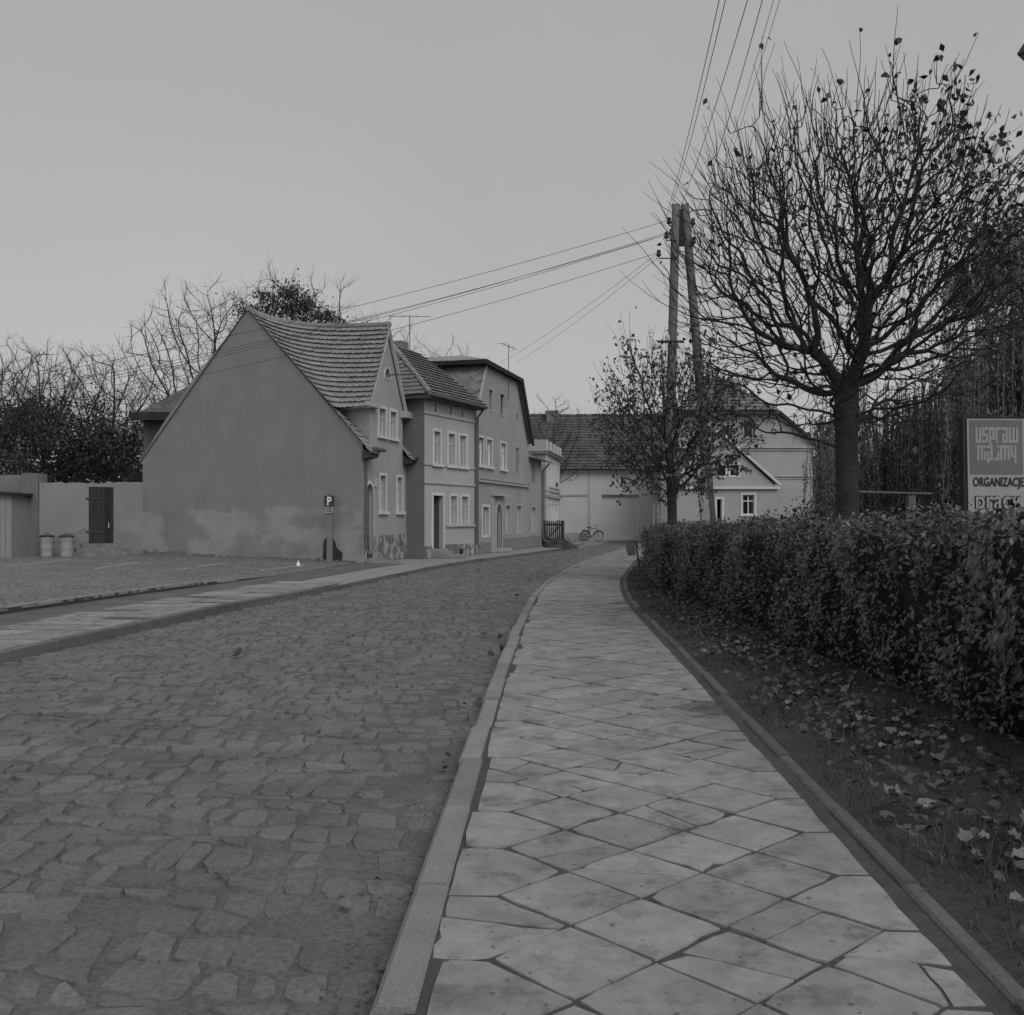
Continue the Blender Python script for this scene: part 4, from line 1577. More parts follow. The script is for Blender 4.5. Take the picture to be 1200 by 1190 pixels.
FB.box(m, gate[0], gate[2], gate[3] - .04, gate[3] - .002, -.2, -.01)
m.build('lintel', 'trimgrey', root6)
m = MB()
tp = 4.73 + 3.0
FB.box(m, 0, tp - .1, 2.70, 2.78, 0, .06)
FB.box(m, tp - .04, tp + .04, 0, 4.1, 0, .03)
m.build('string_course', 'trimgrey', root6)
m = MB()
FB.box(m, 0, X6 + 3, EB - .12, EB, 0, .16)
FB.box(m, 0, X6 + 3, EB - .2, EB - .12, 0, .08)
m.build('cornice', 'far', root6)
m = MB()
FB.box(m, 0, tp, -.15, .42, 0, .035)
FB.box(m, gate[2] + .3, X6 + 3, -.15, .42, 0, .035)
m.build('plinth', 'h5side', root6)
RBY, RBZ = BY + 5.4, 8.15
mb = MB()
mb.poly([(-3.2, BY - .35, EB), (X6 + .2, BY - .35, EB), (X6 + .2, RBY, RBZ), (-3.2, RBY, RBZ)])
mb.poly([(-3.2, BY + 10.9, EB), (X6 + .2, BY + 10.9, EB), (X6 + .2, RBY, RBZ), (-3.2, RBY, RBZ)])
rf6 = mb.build('roof', 'underlay', root6)
mb = MB()
o = Vector((-3.2, BY - .4, EB + .02))
upv = Vector((0, RBY - BY + .4, RBZ - EB))
roof_tiles(mb, o, (1, 0, 0), upv, [(0, 0), (X6 + 3.4, 0), (X6 + 3.4, upv.length), (0, upv.length)], .36, .34, .06, .02)
mb.build('roof_tiles', 'tile_barn', rf6, kind='stuff')
m = MB()
for k in range(34):
    x = -3.2 + k * .5
    m.tube([(x, RBY, RBZ + random.uniform(.0, .05)), (x + .49, RBY, RBZ + random.uniform(.0, .05))], .13, 6)
m.build('ridge_tiles', 'tile_barn', rf6, kind='stuff')
m = MB()
cx = (647 - 600) / FPX * 66
m.box(cx - .40, cx + .40, 65.8, 66.4, 7.0, 8.35)
m.box(cx - .45, cx + .45, 65.75, 66.45, 8.35, 8.45)
ch = m.build('chimney', 'tile_dark', root6)
m = MB().box(cx - .5, cx + .5, 65.65, 65.8, 7.3, 7.55)
m.build('flashing', 'zinc', ch)

# ---- villa in the garden
VY = 52.0
rv = thing('villa', 'grey villa with clipped gable, barred windows and small front gable behind the hedge', 'house', (11, VY, 0))
px = lambda u, y: (u - 600) / FPX * y
pz = lambda v, y: EYE - (v - 607) / FPX * y
FV = Face((px(786, VY), VY), (1, 0))
vr = lambda u0, v0, u1, v1, Y, F: (px(u0, Y) - F.o.x, pz(v1, Y), px(u1, Y) - F.o.x, pz(v0, Y))
wv = [vr(872, 492, 884.5, 512, VY, FV), vr(846, 499, 858, 514, VY, FV), vr(904.6, 503, 910, 511, VY, FV)]
xr = px(952, VY) - FV.o.x
xj0, xj1 = px(795, VY) - FV.o.x, px(905.5, VY) - FV.o.x
zE, zJ = pz(519, VY), pz(481, VY)
mb = MB()
wall(FV, [(0, 0), (xr, 0), (xr, zE), (xj1, zJ), (xj0, zJ), (0, zJ - .3)], [rpoly(r) for r in wv], mb)
mb.box(FV.o.x + xr - .15, FV.o.x + xr, VY + .01, VY + 6.5, 0, zE)
mb.build('gable_wall', 'villa', rv)
def bars(F, r, parent, n):
    m = MB()
    for k in range(1, n):
        t = r[0] + (r[2] - r[0]) * k / n
        m.tube([F.P(t, r[1], -.02), F.P(t, r[3], -.02)], .016, 5)
    for z in (.33, .66):
        zz_ = r[1] + (r[3] - r[1]) * z
        m.tube([F.P(r[0], zz_, -.02), F.P(r[2], zz_, -.02)], .014, 5)
    m.build('window_bars', 'iron', parent)
for i, r in enumerate(wv):
    w = window(FV, r, rv, style='cross', sill=i < 2, tw=.06, trim='villa' if i < 2 else 'trimgrey', curtain=False, fm='frame' if i == 2 else 'timber')
    if i < 2:
        bars(FV, r, w, 6)
m = MB()
for v, h, p in ((524.5, .10, .14), (527.5, .07, .07), (558, .09, .10), (561, .05, .05)):
    z = pz(v, VY)
    FV.box(m, 0, xr + .1, z - h / 2, z + h / 2, 0, p)
m.build('string_course', 'trimgrey', rv)
mb = MB()
zt = pz(440, VY + 2.5)
cxm = (xj0 + xj1) / 2 + FV.o.x
x0v, x1v = FV.o.x, FV.o.x + xr
mb.poly([(FV.o.x + xj0 - .3, VY - .4, zJ - .06), (FV.o.x + xj1 + .3, VY - .4, zJ - .06), (cxm, VY + 2.5, zt)])
mb.poly([(FV.o.x + xj1 + .3, VY - .4, zJ - .06), (x1v + .5, VY - .3, zE - .25), (x1v + .5, VY + 7, zE - .25), (cxm, VY + 7, zt), (cxm, VY + 2.5, zt)])
mb.poly([(FV.o.x + xj0 - .3, VY - .4, zJ - .06), (x0v - .2, VY - .3, zE - .25), (x0v - .2, VY + 7, zE - .25), (cxm, VY + 7, zt), (cxm, VY + 2.5, zt)])
rfv = mb.build('roof', 'tile_dark', rv)
mb = MB()
o = Vector((FV.o.x + xj0 - .3, VY - .45, zJ - .04))
upv = Vector((0, 2.95, zt - zJ + .06))
wv_ = xj1 - xj0 + .6
roof_tiles(mb, o, (1, 0, 0), upv, [(0, 0), (wv_, 0), (wv_ / 2, upv.length)], .33, .3, .06)
mb.build('roof_tiles', 'tile_dark', rfv, kind='stuff')
m = MB()
a, b = Vector((FV.o.x + xj1 + .25, VY - .32, zJ - .02)), Vector((x1v + .5, VY - .32, zE - .24))
m.prism([a, b, b - Z3 * .16, a - Z3 * .16], (0, .3, 0))
m.box(FV.o.x + xj0 - .3, FV.o.x + xj1 + .3, VY - .44, VY - .3, zJ - .22, zJ - .06)
m.build('verge_board', 'timber', rfv)
m = MB().box(px(929, 54), px(935, 54), 53.8, 54.3, pz(515, 54), pz(500, 54))
m.build('chimney', 'tile_dark', rfv)
# front gable block
FY = 49.4
FW = Face((px(790, FY), FY), (1, 0))
lo = [vr(870.5, 580, 884, 603, FY, FW), vr(840, 585, 846, 616, FY, FW)]
md = [vr(841, 545.6, 850, 557.7, FY, FW), vr(856, 545.2, 865, 557.3, FY, FW)]
xa, xb, xm = 0.0, px(911, FY) - FW.o.x, px(841, FY) - FW.o.x
zP, zA = pz(572, FY), pz(507, FY)
mb = MB()
wall(FW, [(xa, 0), (xb, 0), (xb, zP), (xm, zA), (xa, zP)], [rpoly(r) for r in lo + md], mb)
mb.box(FW.o.x + xb - .15, FW.o.x + xb, FY + .01, VY, 0, zP)
mb.build('front_gable', 'villa', rv)
# flat wall on the right of the block, flush with it
mb = MB()
mb.box(FW.o.x + xb + .004, px(955, FY + .6), FY + .6, VY - .01, 0, zP - .02)
mb.build('side_bay', 'villa', rv)
for i, r in enumerate(lo):
    window(FW, r, rv, style='cross' if i == 0 else 'plain', sill=i == 0, tw=.10, fm='white', curtain=False)
for r in md:
    w = window(FW, r, rv, style='cross', sill=False, tw=.10, curtain=False, fm='timber')
    bars(FW, r, w, 5)
m = MB()
FW.box(m, xa, xb + .12, zP - .06, zP + .06, 0, .16)
a, b = FW.P(xm, zA + .05, .0), FW.P(xb + .14, zP + .05, .0)
m.prism([a, b, b + Z3 * .16, a + Z3 * .16], FW.n * .18)
a, b = FW.P(xm, zA + .05, .0), FW.P(xa - .14, zP + .05, .0)
m.prism([a, b, b + Z3 * .16, a + Z3 * .16], FW.n * .18)
m.build('pediment_moulding', 'far', rv)
mb = MB()
mb.poly([FW.P(xm, zA + .2, .18), FW.P(xb + .14, zP + .2, .18), FW.P(xb + .14, zP + .2, -2.6), FW.P(xm, zA + .2, -2.6)])
mb.poly([FW.P(xm, zA + .2, .18), FW.P(xa - .14, zP + .2, .18), FW.P(xa - .14, zP + .2, -2.6), FW.P(xm, zA + .2, -2.6)])
mb.build('front_roof', 'tile_dark', rv)

# ---- walls of the yard on the left
P0 = H1(0, 11.45, 0)
wl = Vector((px(46, 35.0), 35.0, 0))
FWL = Face(wl, (P0 - wl)[:2])
LW = (P0 - wl).length
root7 = thing('garden_wall', 'plastered garden wall with a plank door between cottage gable and yard', 'wall', wl)
dw = FWL.rect(104, 571, 133, 637)
mb = MB()
tops = [(LW * (1 - k / 24), 2.60 + random.uniform(-.03, .03) + .05 * (k < 9)) for k in range(25)]
wall(FWL, [(0, 0), (LW, 0)] + tops, [rpoly(dw)], mb, .3)
for k in range(24):
    a, b = tops[k], tops[k + 1]
    mb.poly([FWL.P(*a), FWL.P(*b), FWL.P(b[0], b[1], -.32), FWL.P(a[0], a[1], -.32)])
mb.poly([FWL.P(0, 0, -.32), FWL.P(LW, 0, -.32), FWL.P(LW, 2.55, -.32), FWL.P(0, 2.55, -.32)])
mb.build('wall', 'wall', root7)
m = MB()
FWL.box(m, dw[0], dw[2], dw[1], dw[3], -.06, -.03)
dd = m.build('door', 'darkwood', root7)
n = 6
for k in range(n):
    m = MB()
    a = dw[0] + (dw[2] - dw[0]) * k / n
    FWL.box(m, a + .006, a + (dw[2] - dw[0]) / n - .006, dw[1] + .01, dw[3] - .01, -.028, -.004 + random.uniform(-.004, .004))
    m.build('plank', 'darkwood', dd)
for z in (dw[1] + .38, dw[3] - .45):
    m = MB()
    FWL.box(m, dw[0] - .1, dw[0] + .55, z, z + .06, .0, .02)
    m.build('hinge', 'iron', dd)
m = MB()
FWL.box(m, dw[2] - .18, dw[2] - .15, dw[1] + .55, dw[1] + .75, .0, .05)
m.build('handle', 'porcelain', dd)
for k, (e, h, p) in enumerate(((.25, .42, .35), (.45, .28, .65), (.7, .14, .95))):
    m = MB()
    FWL.box(m, dw[0] - e, dw[2] + e * .5, 0, h, 0, p)
    m.build('step', 'stone', root7)
root8 = thing('yard_wall', 'taller rough concrete yard wall with a broad buttress left of the garden wall', 'wall', (wl.x, wl.y, 0))
zt8 = pz(556, 35.4)
MB().box(px(-60, 36), px(25, 35.9), 35.85, 36.2, 0, zt8).build('wall', 'wall2', root8)
MB().prism([(px(22, 35.2), 35.25, 0), (px(46, 35.0), 35.05, 0), (px(43.5, 35.0), 35.05, zt8 + .02), (px(24, 35.2), 35.25, zt8 + .05)], (0, .7, 0)).build('buttress', 'wall2', root8)
rs = thing('yard_shed', 'pale boarded shed with dark flat roof edge in the corner of the car park', 'shed', (px(0, 34), 34, 0))
xs1 = px(14, 34.0)
for k in range(12):
    MB().box(xs1 - .2 * (k + 1) + .008, xs1 - .2 * k - .008, 33.97, 34.0, 0, 2.15).build('board', 'shed', rs)
MB().box(xs1 - 2.4, xs1 - .004, 34.004, 35.4, 0, 2.14).build('wall', 'shed', rs)
MB().prism([(xs1 - 2.6, 33.75, 2.3), (xs1 + .2, 33.75, 2.12), (xs1 + .2, 33.75, 2.2), (xs1 - 2.6, 33.75, 2.38)], (0, 1.8, 0)).build('roof', 'darkwood', rs)
# ================================================================== STREET OBJECTS
# ---- two galvanised dustbins by the garden wall
def dustbin(loc, label, dent):
    t = thing('dustbin', label, 'dustbin', loc, 'dustbins by the garden wall')
    m = MB()
    n = 20
    prof = [(.19, 0.0), (.2, .02), (.195, .05), (.205, .25), (.214, .30), (.209, .33), (.218, .6), (.226, .64), (.222, .68)]
    m.lathe((0, 0, 0), prof, n)
    m.v = [(x + dent * math.sin(y * 9 + z * 5), y, z) for x, y, z in m.v]
    m.build('body', 'binmetal', t, smooth=True, local=True)
    m = MB().lathe((0, 0, .68), [(.245, 0), (.25, .02), (.24, .05), (.15, .075), (.02, .085)], n)
    ld = m.build('lid', 'iron', t, smooth=True, local=True)
    m = MB().tube([(-.07, 0, .76), (-.05, 0, .81), (.05, 0, .81), (.07, 0, .76)], .012, 6)
    m.build('handle', 'iron', ld, local=True)
    for s_ in (-1, 1):
        m = MB().tube([(s_ * .215, -.06, .5), (s_ * .27, -.05, .49), (s_ * .27, .05, .49), (s_ * .215, .06, .5)], .01, 6)
        m.build('side_handle', 'iron', t, local=True)
    return t
dustbin((px(55, 34.4), 34.4, .005), 'round galvanised dustbin next to the buttress', .004)
dustbin((px(78, 34.2), 34.2, .005), 'round galvanised dustbin between the other dustbin and the door steps', .012)

# ---- parking sign on a thick post
sp = Vector((px(386.5, 30.2), 30.2, 0))
ps = thing('parking_sign', 'parking sign with white letter P on a thick post by the gable corner', 'road sign', sp)
m = MB().box(sp.x - .085, sp.x + .085, sp.y - .06, sp.y + .06, -.02, 1.62)
m.build('post', 'wall2', ps)
m = MB().tube([(sp.x, sp.y, 1.6), (sp.x, sp.y, 2.06)], .03, 8)
m.build('pipe', 'iron', ps)
m = MB().box(sp.x - .155, sp.x + .155, sp.y - .10, sp.y - .075, 1.69, 2.02)
pl = m.build('plate', 'sign_dark', ps)
text_obj('letter', 'P', (sp.x - .062, sp.y - .105, 1.725), (1, 0, 0), (0, 0, 1), .13, .26, 'white', pl, .02)
m = MB().box(sp.x - .12, sp.x + .11, sp.y - .10, sp.y - .08, 1.49, 1.665)
pl2 = m.build('supplement_plate', 'sign_white', ps)
m = MB()
for z in (1.53, 1.575, 1.62):
    m.box(sp.x - .09, sp.x + .08, sp.y - .106, sp.y - .101, z, z + .016)
m.build('lettering_bar', 'sign_black', pl2)

# ---- small white bulb-shaped flask left on the setts
fl = Vector((px(349.5, 27.0), 27.0, .006))
m = MB().lathe(fl, [(.03, 0), (.055, .02), (.065, .055), (.055, .09), (.035, .115), (.02, .14), (.018, .165), (.022, .17), (.02, .175), (.008, .18)], 14)
tag(m.build('white_flask', 'white', smooth=True), 'small white bulb-shaped flask standing on the setts near a parking line', 'flask')

# ---- bicycle leaning by the barn
def bicycle(loc, rz, lean):
    t = thing('bicycle', 'dark old bicycle leaning on the barn wall beside the gate', 'bicycle', loc)
    t.rotation_euler = (lean, 0, rz)
    for x in (-.52, .54):
        m = MB()
        ring = [(x + .33 * math.cos(2 * math.pi * k / 24), 0, .35 + .33 * math.sin(2 * math.pi * k / 24)) for k in range(25)]
        m.tube(ring, .022, 6, cap=False)
        wh = m.build('wheel', 'iron', t, local=True)
        m = MB()
        for k in range(14):
            a = 2 * math.pi * k / 14
            m.tube([(x, .02 * (-1) ** k, .35), (x + .32 * math.cos(a), 0, .35 + .32 * math.sin(a))], .0035, 3)
        m.build('spokes', 'zinc', wh, local=True)
        m = MB()
        ring = [(x + .385 * math.cos(a), 0, .35 + .385 * math.sin(a)) for a in np.linspace(.3, 2.9, 12)]
        m.tube(ring, .028, 5)
        m.build('mudguard', 'iron', t, local=True)
    m = MB()
    bb, st, hd, hd2 = (-.08, 0, .30), (-.25, 0, .82), (.36, 0, .88), (.40, 0, .74)
    for a, b in ((bb, st), (bb, hd2), (st, hd), (hd, hd2), (bb, (-.52, 0, .35)), (st, (-.52, 0, .35)), (hd2, (.54, 0, .35))):
        m.tube([a, b], .018, 6)
    m.build('frame', 'iron', t, local=True)
    m = MB().tube([hd, (.33, 0, 1.02), (.36, .0, 1.05)], .014, 6)
    m.tube([(.20, .28, 1.03), (.34, .16, 1.06), (.36, 0, 1.05), (.34, -.16, 1.06), (.20, -.28, 1.03)], .014, 6)
    m.build('handlebar', 'zinc', t, local=True)
    m = MB().tube_rings([[Vector((-.40 + .28 * f, w * s_, .93 + z)) for s_, z in ((-1, 0), (0, .05), (1, 0), (0, -.03))] for f, w in ((0, .1), (.3, .1), (1, .025))])
    m.tube([(-.25, 0, .80), (-.27, 0, .92)], .014, 6)
    m.build('saddle', 'iron', t, local=True)
    m = MB().box(-.82, -.40, -.07, .07, .74, .76)
    m.tube([(-.78, .06, .74), (-.52, .06, .36)], .008, 4)
    m.build('carrier', 'iron', t, local=True)
    m = MB().tube([(-.08 + .10 * math.cos(a), .05, .30 + .10 * math.sin(a)) for a in np.linspace(0, 6.28, 14)], .01, 5)
    m.tube([(-.2, .07, .22), (.04, .07, .38)], .012, 5)
    m.build('chainwheel', 'iron', t, local=True)
    return t
bicycle((px(693, 60.35), 60.35, -.075), R(-36), R(-8)).scale = (.9, .9, .9)

# ---- picket gate panel and rubbish heap at the end of the house row
fx, fy = px(637, 46.8), 46.8
gt_ = thing('picket_gate', 'dark wooden picket gate standing beside the low wing', 'gate', (fx, fy, 0))
gd = Vector((.93, .36, 0)).normalized()
gl = 1.02
for k in range(9):
    p = Vector((fx, fy, -.03)) + gd * (.05 + k * .105)
    MB().cor(p, gd * .065, Vector((-gd.y, gd.x, 0)) * .025, (0, 0, 1.24 + random.uniform(-.03, .04))).build('picket', 'darkwood', gt_)
for s_ in (-.02, gl - .06):
    MB().cor(Vector((fx, fy + .03, -.05)) + gd * s_, gd * .11, Vector((-gd.y, gd.x, 0)) * .11, (0, 0, 1.27)).build('post', 'darkwood', gt_)
for z in (.28, .98):
    MB().cor(Vector((fx, fy, z)) + gd * .0 + Vector((-gd.y, gd.x, 0)) * .027, gd * gl, Vector((-gd.y, gd.x, 0)) * .04, (0, 0, .09)).build('rail', 'darkwood', gt_)
a, b = Vector((fx, fy, .32)) + gd * .1 - Vector((-gd.y, gd.x, 0)) * .03, Vector((fx, fy, .98)) + gd * .85 - Vector((-gd.y, gd.x, 0)) * .03
MB().tube([a, b], .03, 4).build('brace', 'darkwood', gt_)
hc = Vector((px(657, 45.6), 45.6, -.06))
m = MB()
rings = []
for r, z in ((1.0, 0), (.82, .12), (.55, .26), (.28, .38), (.08, .46)):
    rings.append([hc + Vector((math.cos(2 * math.pi * k / 18) * r * .85 * random.uniform(.8, 1.15) - (.3 * z), math.sin(2 * math.pi * k / 18) * r * .7 * random.uniform(.8, 1.15), z * random.uniform(.85, 1.15))) for k in range(18)])
m.tube_rings(rings)
hp_ = thing('rubbish_heap', 'dark heap of rubbish and twigs in front of the picket gate', 'heap', hc)
m.build('mound', 'rubble', hp_)
m = MB()
for k in range(60):
    a = random.uniform(0, 6.28)
    r = random.uniform(.1, .75)
    p = hc + Vector((math.cos(a) * r, math.sin(a) * r * .7, .42 * (1 - r)))
    m.tube([p, p + Vector((random.uniform(-.3, .3), random.uniform(-.2, .2), random.uniform(.0, .22)))], random.uniform(.006, .016), 4)
m.build('sticks', 'darkwood', hp_, kind='stuff')

# ---- litter bin on a leaning post at the hedge corner
lb = Vector((px(749.5, 26.4), 26.4, 0))
lt = thing('litter_bin', 'small grey litter bin hung on a leaning post at the hedge corner', 'litter bin', lb)
m = MB().tube([lb + Vector((.0, 0, -.02)), lb + Vector((-.10, .0, .72))], .022, 8)
m.build('post', 'iron', lt)
Rm = Matrix.Rotation(R(-9), 4, 'Y')
m = MB()
b0 = [Vector((-.10, -.09, 0)), Vector((.10, -.09, 0)), Vector((.10, .09, 0)), Vector((-.10, .09, 0))]
rings = []
for s_, z in ((.82, 0), (1.0, .02), (1.18, .36), (1.25, .37), (1.25, .40), (1.08, .40), (.75, .06)):
    rings.append([lb + Vector((-.205, -.02, .36)) + (Rm @ Vector((q.x * s_, q.y * s_, z))) for q in b0])
m.tube_rings(rings)
m.build('bucket', 'zinc', lt)
m = MB()
m.cor(lb + Vector((-.14, -.13, .60)), (.09, 0, 0), (0, .02, 0), (0, 0, .03))
m.build('bracket', 'iron', lt)

# ---- A-frame pole with concrete stubs, insulators
PY = 24.0
top = Vector((px(797, PY), PY, pz(240, PY)))
legs = (Vector((px(780.5, PY), PY - .05, 0)), Vector((px(841, PY), PY + .25, 0)))
pole = thing('utility_pole', 'A-frame wooden utility pole with concrete stubs behind the hedge', 'utility pole', (top.x, PY, 0))
for k, b in enumerate(legs):
    o = Vector((-.10 if k == 0 else .12, 0, 0))
    pts = [b + (top + o - b) * s_ for s_ in (.07, .3, .6, .85, 1.0)]
    MB().tube(pts, [.12, .118, .11, .104, .098], 12).build('post', 'pole', pole, smooth=True)
    d = (top - b).normalized()
    sd = Vector((-.14 if k == 0 else -.16, -.22, 0))
    m = MB()
    q0, q1 = b + sd - Vector((0, 0, .1)), b + sd + d * 2.7
    m.prism([q0 + Vector((-.1, -.1, 0)), q0 + Vector((.1, -.1, 0)), q0 + Vector((.1, .1, 0)), q0 + Vector((-.1, .1, 0))], q1 - q0)
    st_ = m.build('stub', 'stub', pole)
    for z in (.8, 2.0):
        p = b + sd * .5 + d * z
        m = MB()
        m.cor(p + Vector((-.26, -.17, 0)), (.52, 0, 0), (0, .02, 0), (0, 0, .04))
        m.build('band', 'iron', st_)
m = MB()
m.prism([top + Vector((-.02, -.06, -1.0)), top + Vector((.09, -.06, -1.0)), top + Vector((.06, -.06, -.12)), top + Vector((-.03, -.06, -.12))], (0, .12, 0))
m.build('spacer', 'darkwood', pole)
INS = []
for k, (du, v, side) in enumerate(((784, 262, -1), (781, 279, -1), (787, 275, -1), (772, 300, -1), (812, 263, 1), (813, 285, 1), (806, 268, 1))):
    y = PY - .12 if k % 2 else PY + .1
    p = Vector((px(du, y), y, pz(v, y)))
    m = MB()
    ax_ = top.x + (.10 if side > 0 else -.10)
    m.tube([(ax_, y, p.z - .06), (p.x, y, p.z - .06), (p.x, y, p.z)], .016, 5)
    hk = m.build('hook', 'iron', pole)
    MB().lathe(p, [(.03, -.02), (.062, .0), (.055, .05), (.035, .07), (.05, .09), (.045, .13), (.015, .15)], 10).build('insulator', 'iron', hk)
    INS.append(p + Vector((0, 0, .08)))
z = pz(402, PY)
m = MB().tube([(px(768, PY), PY - .16, z), (px(800, PY), PY - .16, z)], .03, 6)
xa_ = m.build('cross_arm', 'darkwood', pole)
for u in (768, 781):
    MB().lathe((px(u, PY), PY - .16, z + (.0 if u == 781 else -.18)), [(.03, -.0), (.06, .02), (.06, .12), (.03, .18)], 10).build('insulator', 'porcelain', xa_)

def wire(a, b, sag, label, group, r=.006, n=24):
    a, b = Vector(a), Vector(b)
    pts = [a + (b - a) * (k / n) - Vector((0, 0, sag * 4 * (k / n) * (1 - k / n))) for k in range(n + 1)]
    tag(MB().tube(pts, r, 5).build('overhead_wire', 'wire', smooth=True), label, 'wire', group)
def at(u, v, y): return Vector((px(u, y), y, pz(v, y)))
# to the left, in front of the gable
LB = 'overhead wire slanting from the A-frame pole past the blank gable'
for i, (v1, v2) in enumerate(((381, 421), (392, 432), (407, 443), (413, 447), (430, 462))):
    a = INS[(0, 1, 2, 1, 3)[i]]
    e = at(-160, v2 + (v2 - v1) * 1.28, 27.2)
    wire(a, e, .42 + .03 * i, LB, 'wires to the left')
LB = 'overhead wire running from the A-frame pole high over the footway'
for i, (u, a) in enumerate(((843, 0), (851, 0), (884, 2), (896, 4), (909, 5), (917, 5))):
    p = INS[a] + Vector((.06 * i - .1, 0, .05 * i))
    e = at(u + 34 + i * 2.0, -160, 9.4)
    wire(p, e, .25, LB, 'wires over the footway', .0055 if i < 4 else .0035)
LB = 'thin service wire dropping from the A-frame pole to the mansard house'
for i, (u, v) in enumerate(((586, 424), (604, 424))):
    wire(INS[3] + Vector((0, 0, -.1 * i)), at(u, v + 2, 40.5), .12, LB, 'service wires to the mansard house', .005)

# ---- poster board
SY = 13.0
so = Vector((px(1132.5, SY), SY, 0))
sd_ = Vector((1, .04, 0)).normalized()
su = Vector((.015, 0, 1)).normalized()
sn = sd_.cross(su).normalized() * 1.0
if sn.y > 0:
    sn = -sn
bz, tz_ = .55, pz(491, SY)
bw_ = .765
sb = thing('poster_board', 'grey and white slogan board with block lettering standing behind the hedge', 'sign board', so)
def S(x, z, p=0.0): return so + sd_ * x + Vector((0, 0, z)) + sn * p + Vector((.018 * (tz_ - z) , 0, 0))
def sbox(x0, x1, z0, z1, p0, p1, name, m_, parent):
    mb = MB()
    c = [S(x0, z0, p0), S(x1, z0, p0), S(x1, z1, p0), S(x0, z1, p0)]
    mb.prism(c, sn * (p1 - p0))
    return mb.build(name, m_, parent)
sbox(-.05, bw_ + .05, bz, tz_ + .03, -.12, -.004, 'case', 'darkwood', sb)
pan = sbox(0, bw_, bz, tz_, -.003, .012, 'panel', 'sign_white', sb)
zz0, zz1 = pz(556, SY), pz(492.5, SY)
sbox(.028, bw_ - .03, zz0, zz1 - .0, .013, .017, 'grey_field', 'sign_grey', pan)
GL = dict(u=['X.X', 'X.X', 'X.X', 'X.X', 'XXX'], s=['XXX', 'X..', 'XXX', '..X', 'XXX'], p=['XXX', 'X.X', 'X.X', 'XXX', 'X..'], r=['XXX', 'X..', 'X..', 'X..', 'X..'],
          a=['XXX', '..X', 'XXX', 'X.X', 'XXX'], w=['X.X.X', 'X.X.X', 'X.X.X', 'X.X.X', 'XXXXX'], n=['XXX', 'X.X', 'X.X', 'X.X', 'X.X'], i=['X', '.', 'X', 'X', 'X'],
          j=['..X', '...', '..X', '..X', 'XXX'], m=['XXXXX', 'X.X.X', 'X.X.X', 'X.X.X', 'X.X.X'], y=['X.X', 'X.X', 'X.X', 'XXX', '..X'])
def block_word(word, x0, x1, z0, z1, parent):
    cols_ = []
    tot = 0
    for c in word:
        n = len(GL[c][0])
        ws = [(.62 if (k % 2 == 0) else .30) for k in range(n)]
        cols_.append(ws)
        tot += sum(ws) + .12
    k = (x1 - x0) / tot
    x = x0
    h = (z1 - z0) / 5
    for c, ws in zip(word, cols_):
        mb = MB()
        g = GL[c]
        for row_ in range(5):
            xx = x
            for j_, w in enumerate(ws):
                if g[row_][j_] == 'X':
                    za_, zb_ = z1 - (row_ + 1) * h, z1 - row_ * h
                    if c in 'sa' and row_ in (1, 3):
                        pass
                    cc = [S(xx, za_, .018), S(xx + w * k, za_, .018), S(xx + w * k, zb_, .018), S(xx, zb_, .018)]
                    mb.prism(cc, sn * .003)
                xx += w * k
        if c == 'y':
            xx = x + (ws[0] + ws[1]) * k
            mb.prism([S(xx, z0 - h * .9, .018), S(xx + ws[2] * k, z0 - h * .9, .018), S(xx + ws[2] * k, z0, .018), S(xx, z0, .018)], sn * .003)
        if c == 'p' or c == 'a' and word == 'niajmy':
            mb.prism([S(x, z0 - h * .8, .018), S(x + ws[0] * k * 1.3, z0 - h * .8, .018), S(x + ws[0] * k * 1.3, z0, .018), S(x, z0, .018)], sn * .003)
        mb.build('letter', 'sign_letter', parent)
        x += (sum(ws) + .12) * k
block_word('uspraw', .105, .685, pz(519.5, SY), pz(501, SY), pan)
block_word('niajmy', .12, .655, pz(540, SY), pz(522, SY), pan)
text_obj('letters', 'ORGANIZACJE', S(.065, pz(573.5, SY), .020), sd_, Vector((-.018, 0, 1)), .68, (573.5 - 559.5) / FPX * SY, 'sign_black', pan, .022)
text_obj('letter_outline', 'pracy', S(.085, pz(604, SY), .020), sd_, Vector((-.018, 0, 1)), .62, (604 - 581) / FPX * SY, 'sign_black', pan, .055)
text_obj('letters', 'pracy', S(.095, pz(603, SY), .026), sd_, Vector((-.018, 0, 1)), .60, (603 - 582) / FPX * SY, 'sign_white', pan, .012)
for x in (.06, bw_ - .14):
    sbox(x, x + .09, -.02, bz, -.1, -.02, 'leg', 'darkwood', sb)

# ---- rail fence in the garden
gf = thing('rail_fence', 'low concrete garden fence with a single rail behind the tree trunk', 'fence', (px(1067, 17), 17, 0))
for u in (1067, 1190):
    x = px(u, 17)
    MB().box(x - .06, x + .06, 16.92, 17.05, 0, pz(581, 17)).build('post', 'edging', gf)
MB().tube([(px(985, 17), 17, pz(576, 17)), (px(1010, 17), 17, pz(577, 17)), (px(1092, 17), 17, pz(579, 17))], [.02, .024, .02], 8).build('rail', 'edging', gf)
# ---- ladder by the barn
ld = thing('ladder', 'pale wooden ladder standing in the garden near the barn', 'ladder', (px(768, 40), 40, 0))
for u in (766, 771.5):
    MB().tube([(px(u, 40), 40, 0), (px(u + .3, 40), 40.1, 1.9)], .025, 6).build('rail', 'stub', ld)
for k in range(6):
    z = .25 + k * .28
    MB().tube([(px(766, 40), 40.02, z), (px(771.5, 40), 40.02, z)], .018, 5).build('rung', 'stub', ld)
